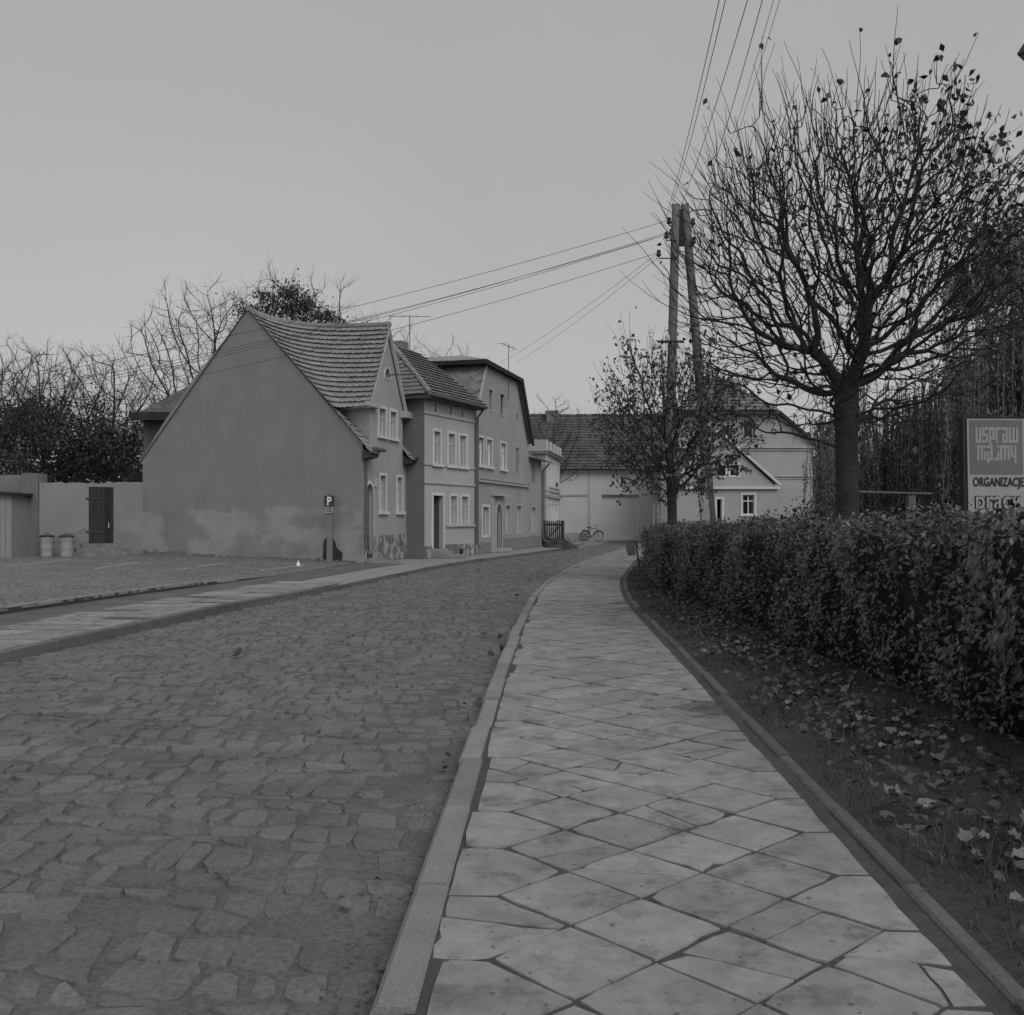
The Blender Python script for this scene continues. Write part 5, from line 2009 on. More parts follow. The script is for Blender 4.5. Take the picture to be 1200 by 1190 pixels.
# ---- street lamp whose hood just enters the picture
ly = 9.0
lx = px(1222, ly)
lp = thing('street_lamp', 'street lamp hood on a curved bracket above the hedge', 'street lamp', (lx, ly, 0))
zl_ = pz(66, ly)
MB().tube([(lx + .25, ly, 0), (lx + .25, ly, zl_ + .35), (lx + .12, ly, zl_ + .5), (lx, ly, zl_ + .36)], .045, 8).build('post', 'iron', lp)
MB().lathe((lx, ly, zl_), [(.22, 0), (.235, .02), (.05, .30), (.02, .34)], 4).build('hood', 'iron', lp)
MB().lathe((lx, ly, zl_ - .004), [(.17, 0), (.21, .004), (.13, .10), (.08, .1)], 4).build('lantern', 'porcelain', lp)
# ================================================================== VEGETATION
def unit(v): return v / np.maximum(np.linalg.norm(v, axis=-1, keepdims=True), 1e-9)
def tube_mesh(name, polys, sides):
    V, F = [], []
    base = 0
    ang = np.arange(sides) * 2 * math.pi / sides
    ca, sa = np.cos(ang)[:, None], np.sin(ang)[:, None]
    for pts, rad in polys:
        n = len(pts)
        t = np.gradient(pts, axis=0)
        t = unit(t)
        ref = np.array([.31, .52, .79])
        if abs(t[0] @ ref) > .9:
            ref = np.array([.8, -.5, .1])
        a = unit(np.cross(t, ref))
        b = np.cross(t, a)
        ring = pts[:, None, :] + rad[:, None, None] * (a[:, None, :] * ca[None] + b[:, None, :] * sa[None])
        V.append(ring.reshape(-1, 3))
        i = np.arange(n - 1)[:, None] * sides
        k = np.arange(sides)[None]
        k2 = (np.arange(sides) + 1)[None] % sides
        F.append(np.stack([base + i + k, base + i + k2, base + i + sides + k2, base + i + sides + k], -1).reshape(-1, 4))
        base += n * sides
    return fast_mesh(name, np.concatenate(V), np.concatenate(F))

def limb(p, d, L, r0, r1, n, wob, lift=0.0):
    pts = [np.array(p, float)]
    d = np.array(d, float)
    for k in range(n):
        d = d + rng.normal(0, wob, 3) + np.array([0, 0, lift / n])
        d = d / np.linalg.norm(d)
        pts.append(pts[-1] + d * L / n)
    return np.array(pts), np.linspace(r0, r1, n + 1)

def leaf_mass(name, pts, size, aspect, nrm=None, jitter=1.0, fold=.25, hang=None):
    """n small folded leaf faces (2 triangles each)"""
    n = len(pts)
    N = rng.normal(size=(n, 3))
    if nrm is not None:
        N = unit(N) * jitter + nrm
    N = unit(N)
    A = rng.normal(size=(n, 3))
    if hang is not None:
        A = A * .35 + np.array(hang)
    A = unit(A - N * (A * N).sum(1, keepdims=True))
    B = np.cross(N, A)
    s = (size[0] + (size[1] - size[0]) * rng.random(n))[:, None]
    w = s * aspect * .5
    v0 = pts
    v1 = pts + A * s * .45 + B * w + N * s * fold * .3
    v2 = pts + A * s
    v3 = pts + A * s * .45 - B * w + N * s * fold * .3
    V = np.stack([v0, v1, v2, v3], 1).reshape(-1, 3)
    i = np.arange(n)[:, None] * 4
    F = np.concatenate([i + np.array([[0, 1, 2]]), i + np.array([[0, 2, 3]])], 0)
    return fast_mesh(name, V, F)

# ---- lobed leaf meshes, shared by single leaves
def lobed(name, curl, m, size=1.0):
    out = [(0, -.46), (.14, -.40), (.34, -.38), (.38, -.20), (.52, -.02), (.40, .12), (.36, .30), (.18, .30), (0, .52), (-.16, .32), (-.34, .30), (-.42, .10), (-.50, -.04), (-.36, -.20), (-.36, -.36), (-.12, -.40)]
    V = [(0, 0, 0)] + [(x * size, y * size, size * (curl * (x * x * 2.2 + y * y * .8) + .05 * math.sin(9 * x + 5 * y))) for x, y in out]
    n = len(out)
    me = bpy.data.meshes.new(name)
    me.from_pydata(V, [], [(0, 1 + i, 1 + (i + 1) % n) for i in range(n)])
    me.materials.append(MT[m])
    return me
def oval(name, m, size=1.0):
    V = [(0, 0, 0), (.22, .3, .06), (.20, .65, .05), (0, 1, -.05), (-.20, .65, .05), (-.22, .3, .06), (0, .5, 0)]
    me = bpy.data.meshes.new(name)
    me.from_pydata([(x * size, y * size, z * size) for x, y, z in V], [], [(0, 1, 6), (1, 2, 6), (2, 3, 6), (3, 4, 6), (4, 5, 6), (5, 0, 6)])
    me.materials.append(MT[m])
    return me

# ---- hedge
HY = [2.6, 8, 14, 17, 19, 21.5, 24, 28, 33]
HX = [3.36, 3.30, 3.26, 3.18, 3.18, 3.48, 4.2, 5.4, 6.6]
HP = Path(HY, HX)
HW = .54
hz = lambda y: float(np.interp(y, [3, 5, 10, 20, 34], [1.42, 1.36, 1.27, 1.13, 1.1]))
hedge = thing('hedge', 'dense clipped dark hedge running along the footway', 'hedge', (3.3, 10, 0))
NL = 78000
sarr = rng.random(NL) ** 1.25 * (HP.len - .2)
hx, hy = np.interp(sarr, HP.s, HP.x), np.interp(sarr, HP.s, HP.y)
tx, ty = np.gradient(HP.x, HP.s), np.gradient(HP.y, HP.s)
dx, dy = np.interp(sarr, HP.s, tx), np.interp(sarr, HP.s, ty)
hh = np.interp(hy, [3, 5, 10, 20, 34], [1.42, 1.36, 1.27, 1.13, 1.1])
which = rng.random(NL)
front, topm = which < .60, (which >= .60) & (which < .92)
back = ~(front | topm)
latv = np.where(front, -HW, np.where(back, HW, rng.uniform(-HW, HW, NL)))
zv = np.where(topm, hh, rng.random(NL) ** .9 * hh)
lump = .075 * np.sin(hy * 2.1 + zv * 2.6) + .06 * np.sin(hy * 5.3 - zv * 4.1 + 1.3) + .05 * np.sin(hy * 11 + zv * 9)
lump = lump + .05 * np.sin(latv * 6 + hy * 3.1)
depth = np.abs(rng.normal(0, .075, NL))
off = np.where(topm, 0, lump - depth + .03)
# taper at foot and rounded shoulder
foot = np.where(zv < .35, -(.35 - zv) * .5, 0)
sh = np.where(zv > hh - .22, -((zv - hh + .22) / .22) ** 2 * .12, 0)
latv = latv + np.where(front, -(off + foot + sh), np.where(back, off + foot + sh, 0))
zv = np.where(topm, hh + lump * .6 - depth * .8 - np.maximum(0, np.abs(latv) - HW + .2) ** 2 * 2.5 + (rng.random(NL) < .03) * rng.uniform(0, .10, NL), zv) + .03
LPts = np.stack([hx + dy * latv, hy - dx * latv, zv], 1)
nr = np.where(topm[:, None], np.array([0, 0, 1.0]), np.where(front[:, None], np.stack([-dy, dx, np.full(NL, .45)], 1), np.stack([dy, -dx, np.full(NL, .45)], 1)))
ordr = np.argsort(LPts[:, 1] + 50 * (np.abs(LPts[:, 0] / LPts[:, 1]) > .505) + 50 * back)
big, small = ordr[:300], ordr[300:]
finish(leaf_mass('foliage', LPts[small], (.034, .066), .5, nr[small] * .9, 1.0), 'foliage', 'hedge', hedge, kind='stuff')
ov = oval('hedge_leaf', 'hedge')
for i in big:
    o = bpy.data.objects.new('leaf', ov)
    C.objects.link(o)
    o.parent = hedge
    o.matrix_parent_inverse = Matrix.Translation(-Vector(hedge.location))
    o.location = LPts[i]
    q = (Vector(nr[i]) + Vector(rng.normal(0, .6, 3))).to_track_quat('Z', 'Y')
    o.rotation_euler = q.to_euler()
    s_ = rng.uniform(.045, .07)
    o.scale = (s_, s_, s_)
V, Fq = [], []
ss = np.arange(0, HP.len, .22)
for s_ in ss:
    (x, y), _ = HP.at(s_)
    h = hz(y) - .12
    for la, z in ((-.30, 0), (-.40, .35), (-.43, h * .7), (-.30, h), (0, h + .02), (.30, h), (.43, h * .7), (.4, .3), (.3, 0)):
        X, Y = HP.map(s_, la + .10 * math.sin(y * 3.7 + z * 5) * .6)
        V.append((X, Y, z + .03 * math.sin(y * 7)))
for j in range(len(ss) - 1):
    for i in range(8):
        Fq.append((j * 9 + i, j * 9 + i + 1, (j + 1) * 9 + i + 1, (j + 1) * 9 + i))
finish(fast_mesh('branches', V, Fq), 'branches', 'hedgecore', hedge)  # solid core, the shade inside the hedge painted near-black, no single branches
tw = []
for k in range(260):
    s_ = random.random() ** 1.3 * (HP.len - 1)
    (x, y), _ = HP.at(s_)
    la = random.uniform(-.62, .3)
    X, Y = HP.map(s_, la)
    z0 = hz(y) - .1 if la > -.4 else random.uniform(.1, hz(y))
    tw.append(limb((X, Y, z0), (random.uniform(-.5, .2), random.uniform(-.4, .4), .9 if la > -.4 else .3), random.uniform(.12, .30), .004, .002, 3, .15))
finish(tube_mesh('twigs', tw, 3), 'twigs', 'twig', hedge, kind='stuff')

# ---- verge: grass, then fallen leaves
NG = 42000
s_ = rng.random(NG) ** 1.3 * 26 + 1.0
bx, by = np.interp(s_, KR.s, KR.x), np.interp(s_, KR.s, KR.y)
fw = np.interp(by, [0, 9, 16, 22, 40, 60], [1.66, 1.67, 1.54, 1.52, 1.5, 1.5])
la = fw + .06 + rng.random(NG) ** .8 * 1.15
dens = np.sin(bx * 9 + by * 2.1 + la * 4) + np.sin(by * 3.3 - la * 5)
keep = rng.random(NG) < np.clip(.55 + .35 * dens, .08, 1)
gx = bx + la
P_ = np.stack([gx, by, .02 + .03 * np.clip((la - fw) / .8, 0, 1)], 1)[keep]
finish(leaf_mass('grass', P_, (.035, .085), .10, None, 1, .1, hang=(0, 0, 1.1)), 'grass', 'grass', kind='stuff')
tag(bpy.data.objects['grass'], 'short grass growing on the strip before the hedge', 'grass', kind='stuff')
lv = [lobed('fallen_leaf_a', .55, 'deadleaf'), lobed('fallen_leaf_b', -.5, 'deadleaf'), lobed('fallen_leaf_c', 1.0, 'deadleaf')]
lb_ = 'pale lobed fallen leaf lying on the strip before the hedge'
def drop(x, y, z, s, label, group, mesh=None, tilt=.24):
    o = bpy.data.objects.new('fallen_leaf', mesh or random.choice(lv))
    C.objects.link(o)
    o.location = (x, y, z)
    o.rotation_euler = (random.uniform(-tilt, tilt), random.uniform(-tilt, tilt), random.uniform(0, 6.28))
    o.scale = (s, s * random.uniform(.7, 1.1), s)
    return tag(o, label, 'leaf', group)
cnt = 0
while cnt < 290:
    y = 3.3 + random.random() ** 1.1 * 13.5
    base = KR.X(y) + FOOT_W(y)
    l = random.betavariate(2.2, 1.5) * 1.12 + .1
    if math.sin(y * 1.9 + l * 3) + random.uniform(-.9, .9) < -.1:
        continue
    drop(base + l, y, .055 + .03 * min(l, 1) + random.uniform(0, .025), random.uniform(.05, .105), lb_, 'fallen leaves before the hedge')
    cnt += 1
n = 2000
yy = 3.0 + rng.random(n) * 16
l = .1 + rng.beta(2.0, 1.4, n) * 1.1
xx = np.interp(yy, KR.y, KR.x) + 1.62 + l
P_ = np.stack([xx, yy, .045 + .03 * np.minimum(l, 1) + rng.random(n) * .02], 1)
o = finish(leaf_mass('leaf_litter', P_, (.03, .08), .7, np.array([[0, 0, 1.0]]), .7, .5), 'leaf_litter', 'deadleaf_dark', kind='stuff')
tag(o, 'small dry brown leaf litter scattered before the hedge', 'leaf litter', kind='stuff')
for (u, v, s) in ((405, 1071, .055), (443, 1040, .05), (258, 1034, .055), (520, 905, .05), (525, 893, .05), (521, 906, .05), (168, 1130, .045), (560, 826, .06), (545, 830, .05)):
    y = (EYE + .085) * FPX / (v - 607)
    drop(px(u, y), y, bed_z(px(u, y), y) + .03, s, 'pale curled fallen leaf lying on the cobbles near the kerb', 'fallen leaves on the cobbles')
dk = [lobed('dark_leaf', 1.0, 'deadleaf_dark')]
for (u, v, s) in ((566, 748, .11), (593, 757, .13), (590, 768, .12), (605, 702, .09), (575, 773, .09), (543, 673, .09), (560, 672, .08), (620, 683, .09), (640, 677, .09), (280, 775, .12), (601, 742, .12), (588, 752, .10), (672, 655, .1), (655, 661, .1)):
    y = (EYE + .085) * FPX / (v - 607)
    drop(px(u, y), y, bed_z(px(u, y), y) + .045, s, 'dark curled fallen leaf lying on the cobbled road', 'dark fallen leaves on the road', dk[0], .7)
P_ = []
for k in range(700):
    y = 2.8 + random.random() ** 1.6 * 16
    P_.append((road_right(y) - abs(random.gauss(0, .13)) - .01, y, 0))
P_ = np.array([(x, y, bed_z(x, y) + .012) for x, y, _ in P_])
o = finish(leaf_mass('gutter_litter', P_, (.01, .028), .6, np.array([[0, 0, 1.0]]), .5, .3), 'gutter_litter', 'deadleaf_dark', kind='stuff')
tag(o, 'dry litter and weeds gathered in the gutter along the kerb', 'leaf litter', kind='stuff')

# ---- tree skeletons grown towards points spread through the crown
def colonize(start, attr, step, infl, kill, iters, jit=.25, up=.0):
    """start (k,3) trunk nodes in a chain; returns node positions and parents"""
    P = [np.array(p) for p in start]
    par = [-1] + list(range(len(start) - 1))
    kids = {}
    A = attr
    D = np.linalg.norm(A[:, None] - np.array(P)[None], axis=2)
    near = D.argmin(1)
    dist = D.min(1)
    for _ in range(iters):
        m = dist < infl
        if not m.any():
            break
        idx = near[m]
        un, inv = np.unique(idx, return_inverse=True)
        acc = np.zeros((len(un), 3))
        PP = np.array(P)
        np.add.at(acc, inv, unit(A[m] - PP[idx]))
        acc = unit(unit(acc) + rng.normal(0, jit, acc.shape) + np.array([0, 0, up]))
        new = []
        for k, u in enumerate(un):
            q = PP[u] + acc[k] * step
            ch = kids.setdefault(int(u), [])
            if len(ch) > 2 or any(np.linalg.norm(P[c] - q) < step * .45 for c in ch):
                # nudge so that a stuck node still reaches out
                if len(ch) > 5:
                    continue
                q = PP[u] + unit(acc[k] + rng.normal(0, .6, 3)) * step
            ch.append(len(P))
            par.append(int(u))
            P.append(q)
            new.append(len(P) - 1)
        if not new:
            break
        NP = np.array([P[n] for n in new])
        d = np.linalg.norm(A[:, None] - NP[None], axis=2)
        k = d.argmin(1)
        dm = d.min(1)
        better = dm < dist
        near = np.where(better, np.array(new)[k], near)
        dist = np.where(better, dm, dist)
        keep = dist > kill
        A, near, dist = A[keep], near[keep], dist[keep]
        if len(A) == 0:
            break
    return np.array(P), np.array(par)

def skeleton(P, par, rtip, ex, rmax, nfix):
    """pipe-model radii, then chains (points, radii); returns chains, radii, tips"""
    n = len(P)
    acc = np.zeros(n)
    kids = [[] for _ in range(n)]
    for i in range(n):
        if par[i] >= 0:
            kids[par[i]].append(i)
    r = np.zeros(n)
    for i in range(n - 1, -1, -1):
        if not kids[i]:
            acc[i] = rtip ** ex
        r[i] = acc[i] ** (1 / ex)
        if par[i] >= 0:
            acc[par[i]] += acc[i]
    r = np.minimum(r, rmax)
    Q = P.copy()
    for _ in range(2):      # relax the kinks a little
        R_ = Q.copy()
        for i in range(nfix, n):
            if kids[i]:
                k = max(kids[i], key=lambda c: r[c])
                R_[i] = Q[i] * .5 + (Q[par[i]] + Q[k]) * .25
        Q = R_
    chains = []
    stack = [(0, None)]
    while stack:
        i, frm = stack.pop()
        pts, rad = ([Q[frm]], [r[i] * 1.05]) if frm is not None else ([], [])
        while True:
            pts.append(Q[i])
            rad.append(r[i])
            if not kids[i]:
                break
            ks = sorted(kids[i], key=lambda c: -r[c])
            for c in ks[1:]:
                stack.append((c, i))
            i = ks[0]
        if len(pts) > 1:
            chains.append((np.array(pts), np.array(rad)))
    tips = [i for i in range(n) if not kids[i]]
    return chains, r, tips, Q, kids

def crown_points(n, c, rad, shell=.5, lump=.18):
    d = unit(rng.normal(size=(n, 3)))
    rr_ = rng.random(n) ** shell
    k = 1 + lump * np.sin(d[:, 0] * 5 + 1) * np.sin(d[:, 1] * 4 + d[:, 2] * 5)
    return c + d * (rr_ * k)[:, None] * rad

# ---- pollarded street trees
def pollard(base, name, label, fork, Rc, tr, natt, step, rtip, leaves, leafsize, bias, seed, single=0, leafmesh='leaf', shoots=2, low=.75, sl=1.0, jit=.3, vz=1.0):
    global rng
    rng = np.random.default_rng(seed)
    random.seed(seed)
    b = np.array(base, float)
    t = thing(name, label, 'tree', base)
    zs = np.linspace(0, fork, 10)
    tp = np.stack([b[0] + .012 * np.sin(zs * 2.1), b[1] + .012 * np.cos(zs * 1.7), b[2] - .05 + zs], 1)
    c = b + np.array([0, 0, fork + Rc * low])
    att = crown_points(natt, c, np.array([Rc, Rc, Rc * vz]), .42)
    att = att[att[:, 2] > b[2] + fork - .30 * Rc + .12 * np.abs(rng.normal(size=len(att)))]
    P, par = colonize(tp, att, step, Rc * .55, step * 1.35, 120, jit)
    chains, r, tips, Q, kids = skeleton(P, par, rtip, 2.3, tr * .95, len(tp))
    trk = [(tp, np.interp(zs / fork, [0, .06, .3, .8, 1], [1.45, 1.12, 1.0, .97, 1.1]) * tr)]
    finish(tube_mesh('trunk', trk, 16), 'trunk', 'bark', t, smooth=True)
    thick = [ch for ch in chains if ch[1].max() > tr * .16]
    thin = [ch for ch in chains if ch[1].max() <= tr * .16]
    # the trunk's own chain starts in the crown
    thick = [(p[9:], q[9:]) if k == 0 and len(p) > 11 else (p, q) for k, (p, q) in enumerate(thick)]
    cr = finish(tube_mesh('crown', thick, 8), 'crown', 'bark', t, smooth=True)
    finish(tube_mesh('branches', thin, 5), 'branches', 'twig', cr, smooth=True, kind='stuff')
    S_ = []
    for i in tips:
        p = Q[i]
        rad = unit(p - (c - np.array([0, 0, Rc * .45])))
        d0 = unit(p - Q[par[i]])
        out = np.linalg.norm((p - c) / Rc)
        for k in range(shoots if out > .6 else 1):
            d = unit(d0 * .35 + rad * .8 + rng.normal(0, .22, 3) + np.array([0, 0, .18 + .45 * max(rad[2], 0)]))
            L = sl * Rc * (.07 + .30 * rng.random() ** 2.0) * (1 + .9 * max(rad[2], 0)) * (1.0 if out > .6 else .5)
            S_.append(limb(p, d, L, rtip * .95, rtip * .45, 5, .075, .14))
    finish(tube_mesh('twigs', S_, 4), 'twigs', 'twig', cr, kind='stuff')
    pts_, dr_ = [], []
    for p, _ in S_:
        for k in (2, 3, 4, 5, 5):
            pts_.append(p[k])
            dr_.append(p[5] - p[0])
    tips_, dr_ = np.array(pts_), np.array(dr_)
    w = bias(tips_ - b)
    w = w / w.sum()
    if single:
        lm = [lobed(name + '_leaf_a', .8, leafmesh), lobed(name + '_leaf_b', -.8, leafmesh), oval(name + '_leaf_c', leafmesh, 1.0)]
        for i in rng.choice(len(tips_), single, p=w, replace=False):
            o = bpy.data.objects.new('leaf', random.choice(lm))
            C.objects.link(o)
            o.parent = cr
            s = rng.uniform(*leafsize)
            o.location = tips_[i] + rng.normal(0, 1, 3) * s * .25
            o.rotation_euler = (rng.uniform(.5, 1.6), rng.uniform(-.5, .5), rng.uniform(0, 6.28))
            o.scale = (s, s * .85, s)
    if leaves:
        idx = rng.choice(len(tips_), leaves, p=w)
        pts = tips_[idx] + rng.normal(0, .05, (leaves, 3))
        finish(leaf_mass('foliage', pts, leafsize, .62, None, 1, .5, hang=(0, 0, -.5)), 'foliage', leafmesh, cr, kind='stuff')
    return t
pollard((px(993, 10.9), 10.9, .03), 'pollarded_tree', 'large pollarded tree with dark trunk and nearly bare round crown behind the hedge', 2.75, 1.96, .122,
        5400, .078, .0048, 900, (.055, .11), lambda p: .035 + 1 / (1 + np.exp(-3.2 * (p[:, 0] - .35))) / (1 + np.exp(-2.2 * (p[:, 2] - 4.4))) + .25 / (1 + np.exp(-4 * (p[:, 2] - 6.2))), 11, single=295, low=.62, sl=.62, jit=.42, vz=.92)
pollard((px(787.5, 20.6), 20.6, .03), 'pollarded_tree', 'smaller pollarded tree still carrying leaves, standing against the A-frame pole', 2.15, 1.52, .10,
        2300, .10, .0058, 4300, (.06, .125), lambda p: np.exp(.3 * p[:, 0] - .45 * (p[:, 2] - 3.2)) + .15, 5, leafmesh='leafmass', low=.72)

# ---- bare trees beyond the houses
def bare_tree(base, H, spread, label, seed, ivy=0, ivy_z=(.1, .5), ivy_r=1.0, tr=None, natt=1500, fork=.3, twr=.0105, group=None, name='bare_tree', mass='ivy', cat='tree', tw=4):
    global rng
    rng = np.random.default_rng(seed)
    b = np.array(base, float)
    t = thing(name, label, cat, base, group)
    tr = tr or H * .017
    zs = np.linspace(0, H * fork, 8)
    lean = rng.uniform(-.03, .03)
    tp = np.stack([b[0] + lean * zs + .05 * np.sin(zs), b[1] + .05 * np.cos(zs * .8), b[2] - .05 + zs], 1)
    rz = H * (1 - fork * .8) / 2
    c = b + np.array([0, 0, H - rz - .25])
    att = crown_points(natt, c, np.array([spread, spread * .85, rz]), .45, .25)
    st = H * .032
    P, par = colonize(tp, att, st, H * .35, st * 1.25, 100, .14, .08)
    chains, r, tips, Q, kids = skeleton(P, par, twr * 1.15, 2.25, tr, len(tp))
    finish(tube_mesh('trunk', [(tp, np.interp(np.arange(8), [0, 1, 7], [1.5, 1.1, .9]) * tr)], 8), 'trunk', 'bark_far', t, smooth=True)
    chains = [(p[7:], q[7:]) if k == 0 and len(p) > 9 else (p, q) for k, (p, q) in enumerate(chains)]
    cr = finish(tube_mesh('crown', chains, 5), 'crown', 'bark_far', t, smooth=True)
    S_ = []
    for i in range(len(tp), len(P)):
        if r[i] < twr * 4:
            for k in range(tw if not kids[i] else 2):
                d0 = unit(Q[i] - Q[par[i]])
                d = unit(d0 + rng.normal(0, .55, 3) + np.array([0, 0, .25]))
                S_.append(limb(Q[i], d, H * rng.uniform(.03, .07), twr * .7, twr * .35, 3, .10, .1))
    finish(tube_mesh('twigs', S_, 3), 'twigs', 'bark_far', cr, kind='stuff')
    if ivy:
        zr = (Q[:, 2] - b[2]) / H
        ok = (zr > ivy_z[0]) & (zr < ivy_z[1]) & (np.hypot(Q[:, 0] - b[0], Q[:, 1] - b[1]) < ivy_r * 1.15)
        ok = np.where(ok)[0]
        nc = 70
        cl = []
        for i in range(nc):
            if len(ok) and rng.random() < .55:
                q = Q[rng.choice(ok)]
            else:
                a = rng.uniform(0, 6.28)
                f = rng.random()
                q = b + np.array([math.cos(a), math.sin(a) * .8, 0]) * ivy_r * math.sqrt(max(.05, 1 - (1.7 * f - .8) ** 2)) * rng.random() ** .5 + np.array([0, 0, H * (ivy_z[0] + (ivy_z[1] - ivy_z[0]) * f)])
            s = rng.uniform(.22, .5)
            cl.append(q + rng.normal(0, s, (ivy // nc, 3)) * [1, 1, .7])
        finish(leaf_mass('foliage', np.concatenate(cl), (.10, .21), .6), 'foliage', mass, t, kind='stuff')
    return t
G = 'bare trees beyond the walls'
bare_tree((px(-4, 46), 46, 0), 9.8, 3.7, 'bare ivy-clad tree at the far corner above the yard shed', 21, 8000, (.12, .64), 2.6, group=G)
bare_tree((px(54, 50), 50, 0), 10.5, 3.5, 'bare ivy-clad tree above the buttress of the yard wall', 22, 9000, (.12, .68), 2.8, group=G)
bare_tree((px(132, 49), 49, 0), 10.0, 3.3, 'forked bare tree with dark trunk above the plank door', 23, 7000, (.16, .60), 2.4, group=G, fork=.42)
bare_tree((px(180, 56), 56, 0), 8.9, 3.2, 'low dark evergreen tree beside the boarded outbuilding', 24, 7500, (.16, .82), 2.4, group=G)
bare_tree((px(251, 54), 54, 0), 14.4, 4.8, 'tall spreading bare tree behind the left slope of the blank gable', 31, 0, group=G, tr=.24, fork=.38, natt=1900, twr=.012)
bare_tree((px(345, 57), 57, 0), 15.8, 3.8, 'tall tree with dark leafy heart behind the gable apex', 26, 9000, (.66, .90), 2.7, group=G, fork=.42, twr=.013)
bare_tree((px(425, 58), 58, 0), 13.6, 3.6, 'slim bare tree rising behind the tiled street gable', 27, 1400, (.6, .85), 2.2, group=G, fork=.4)
bare_tree((px(515, 62), 62, 0), 12.6, 3.6, 'fine-twigged bare tree behind the roof of the narrow house', 28, 0, group=G, fork=.4)
bare_tree((px(651, 57.8), 57.8, -.07), 8.6, 1.9, 'small bare tree standing before the barn roof and chimney', 29, 0, tr=.10, fork=.45, natt=420)

# ---- weeping trees and dark garden wood on the right
def willow(base, H, spread, label, seed, strands, top=.95, leaves=26, lsize=(.07, .14), low=.3):
    global rng
    rng = np.random.default_rng(seed)
    b = np.array(base, float)
    t = thing('weeping_tree', label, 'tree', base, 'weeping trees in the garden')
    tk = limb(b - [0, 0, .1], (0, 0, 1), H * .8, H * .022, H * .008, 8, .04)
    finish(tube_mesh('trunk', [tk], 8), 'trunk', 'bark_far', t, smooth=True)
    L1, S_, lp_ = [], [], []
    for i in range(18):
        k = rng.uniform(.35, 1) * 8
        p = tk[0][min(int(k), 8)]
        az = i * 2.4
        d = np.array([math.cos(az), math.sin(az), rng.uniform(.5, 1.3)])
        P1 = limb(p, unit(d), spread * rng.uniform(.5, 1.05), H * .008, .015, 7, .10, -.5)
        L1.append(P1)
        for j in range(strands // 18):
            q = P1[0][int(rng.integers(1, 8))] + rng.normal(0, .25, 3)
            z1 = max(low, q[2] * rng.uniform(.05, .65))
            n = 6
            zz_ = np.linspace(q[2], z1, n)
            pts = np.stack([q[0] + np.cumsum(rng.normal(0, .035, n)) + (q[0] - b[0]) * .04, q[1] + np.cumsum(rng.normal(0, .035, n)), zz_], 1)
            S_.append((pts, np.linspace(.014, .007, n)))
            f = rng.random(leaves)
            lz = q[2] + (z1 - q[2]) * f
            lp_.append(np.stack([np.interp(-lz, -zz_, pts[:, 0]), np.interp(-lz, -zz_, pts[:, 1]), lz], 1) + rng.normal(0, .06, (leaves, 3)))
    cr = finish(tube_mesh('crown', L1, 6), 'crown', 'bark_far', t, smooth=True)
    finish(tube_mesh('hanging_twigs', S_, 3), 'hanging_twigs', 'willow', cr, kind='stuff')
    finish(leaf_mass('foliage', np.concatenate(lp_), lsize, .32, None, 1, .3, hang=(0, 0, -1.4)), 'foliage', 'willow', cr, kind='stuff')
    return t
willow((px(985, 36), 36, .03), 5.6, 1.3, 'slender weeping tree at the right corner of the villa', 41, 260, lsize=(.08, .16), leaves=30)
willow((px(1062, 27), 27, .03), 5.9, 2.6, 'broad weeping tree with trailing twigs behind the large pollarded tree', 42, 1000, leaves=60)
willow((px(1150, 30), 30, .03), 8.0, 2.6, 'tall weeping tree rising behind the slogan board', 43, 800, leaves=60)
willow((px(1222, 22), 22, .03), 9.2, 2.2, 'very tall dark weeping tree beyond the slogan board', 44, 620, leaves=64, lsize=(.08, .16))
bare_tree((px(1190, 27), 27, .03), 9.9, 1.8, 'tall dense dark tree rising beside the slogan board', 61, 15000, (.12, .97), 1.5, fork=.2, mass='willow', name='dense_tree')
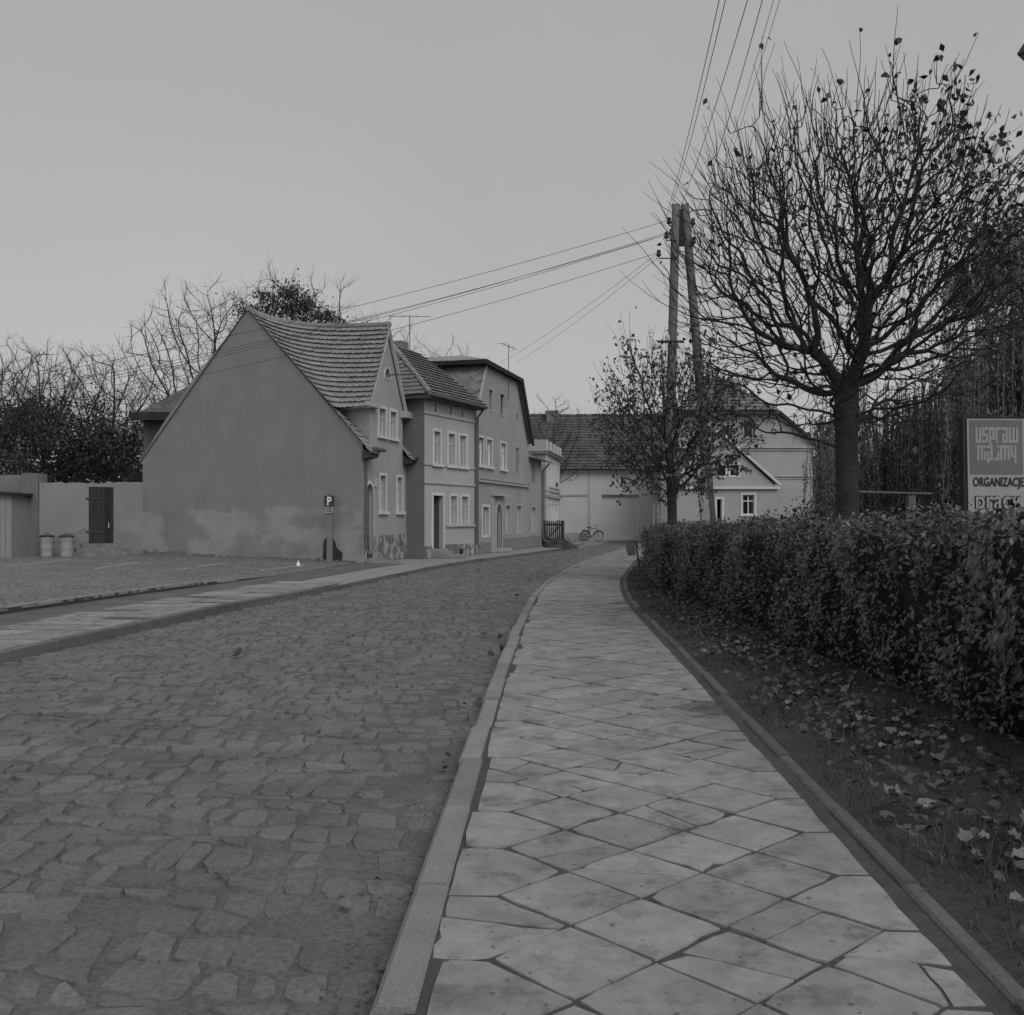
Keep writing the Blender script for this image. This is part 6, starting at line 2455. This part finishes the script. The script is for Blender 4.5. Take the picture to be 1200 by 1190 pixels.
def bush(base, H, r, n, label, seed, lsize=(.06, .14), m='shrub', group='garden shrubs', stem=True, name='garden_shrub'):
    global rng
    rng = np.random.default_rng(seed)
    b = np.array(base, float)
    t = thing(name, label, 'shrub', base, group)
    st_ = []
    for i in range(26):
        az = rng.uniform(0, 6.28)
        st_.append(limb(b + [0, 0, H * .25 if stem else 0], unit(np.array([math.cos(az) * .6, math.sin(az) * .6, rng.uniform(.4, 1.4)])), H * rng.uniform(.4, .75), .014, .005, 5, .12, .1))
    if stem:
        st_.append(limb(b - [0, 0, .05], (0, 0, 1), H * .5, .035, .025, 4, .02))
    finish(tube_mesh('branches', st_, 4), 'branches', 'bark_far', t)
    tips = np.concatenate([p[0][1:] for p in st_])
    idx = rng.integers(0, len(tips), n)
    pts = tips[idx] + rng.normal(0, r * .22, (n, 3))
    pts[:, 2] = np.maximum(pts[:, 2], b[2] + .02)
    finish(leaf_mass('foliage', pts, lsize, .6), 'foliage', m, t, kind='stuff')
    return t
bush((px(826, 36), 36, .03), 1.35, .45, 1700, 'dark clipped shrub left of the concrete stub', 51, stem=False)
bush((px(848, 36), 36, .03), 1.25, .4, 1500, 'dark clipped shrub in front of the villa door', 52, stem=False)
bush((px(905, 40), 40, .03), 1.55, .5, 900, 'small upright shrub beside the white cross window', 53)
bush((px(941, 38), 38, .03), 1.75, .9, 1500, 'loose pale shrub right of the white cross window', 54, lsize=(.08, .16))
bush((px(966, 33), 33, .03), 2.3, .7, 1700, 'small round-headed tree with thin stem by the villa corner', 55)
bush((px(765, 30), 30, .03), 1.1, .45, 500, 'thin half-bare shrub near the ladder', 56)
bush((px(1110, 16), 16, .03), 1.5, .8, 2600, 'dark shrub left of the slogan board', 57, lsize=(.05, .11), m='ivy', stem=False)
# far wood closing the garden
rng = np.random.default_rng(60)
n = 26000
xx = rng.uniform(17, 60, n)
yy = rng.uniform(58, 66, n)
hmax = 5.2 + 1.6 * np.sin(xx * .7) + 1.1 * np.sin(xx * 1.9 + 1)
P_ = np.stack([xx, yy, rng.random(n) ** .8 * hmax], 1)
o = finish(leaf_mass('far_wood', P_, (.3, .7), .7), 'far_wood', 'willow', kind='stuff')
tag(o, 'dark far wood closing the garden on the right', 'wood', kind='stuff')
n = 15000
xx = rng.uniform(-60, -14, n)
yy = rng.uniform(64, 72, n)
hmax = 5.0 + 1.3 * np.sin(xx * .6)
P_ = np.stack([xx, yy, rng.random(n) ** .8 * hmax], 1)
o = finish(leaf_mass('far_thicket', P_, (.3, .7), .7), 'far_thicket', 'ivy', kind='stuff')
tag(o, 'dark thicket beyond the garden wall', 'wood', kind='stuff')
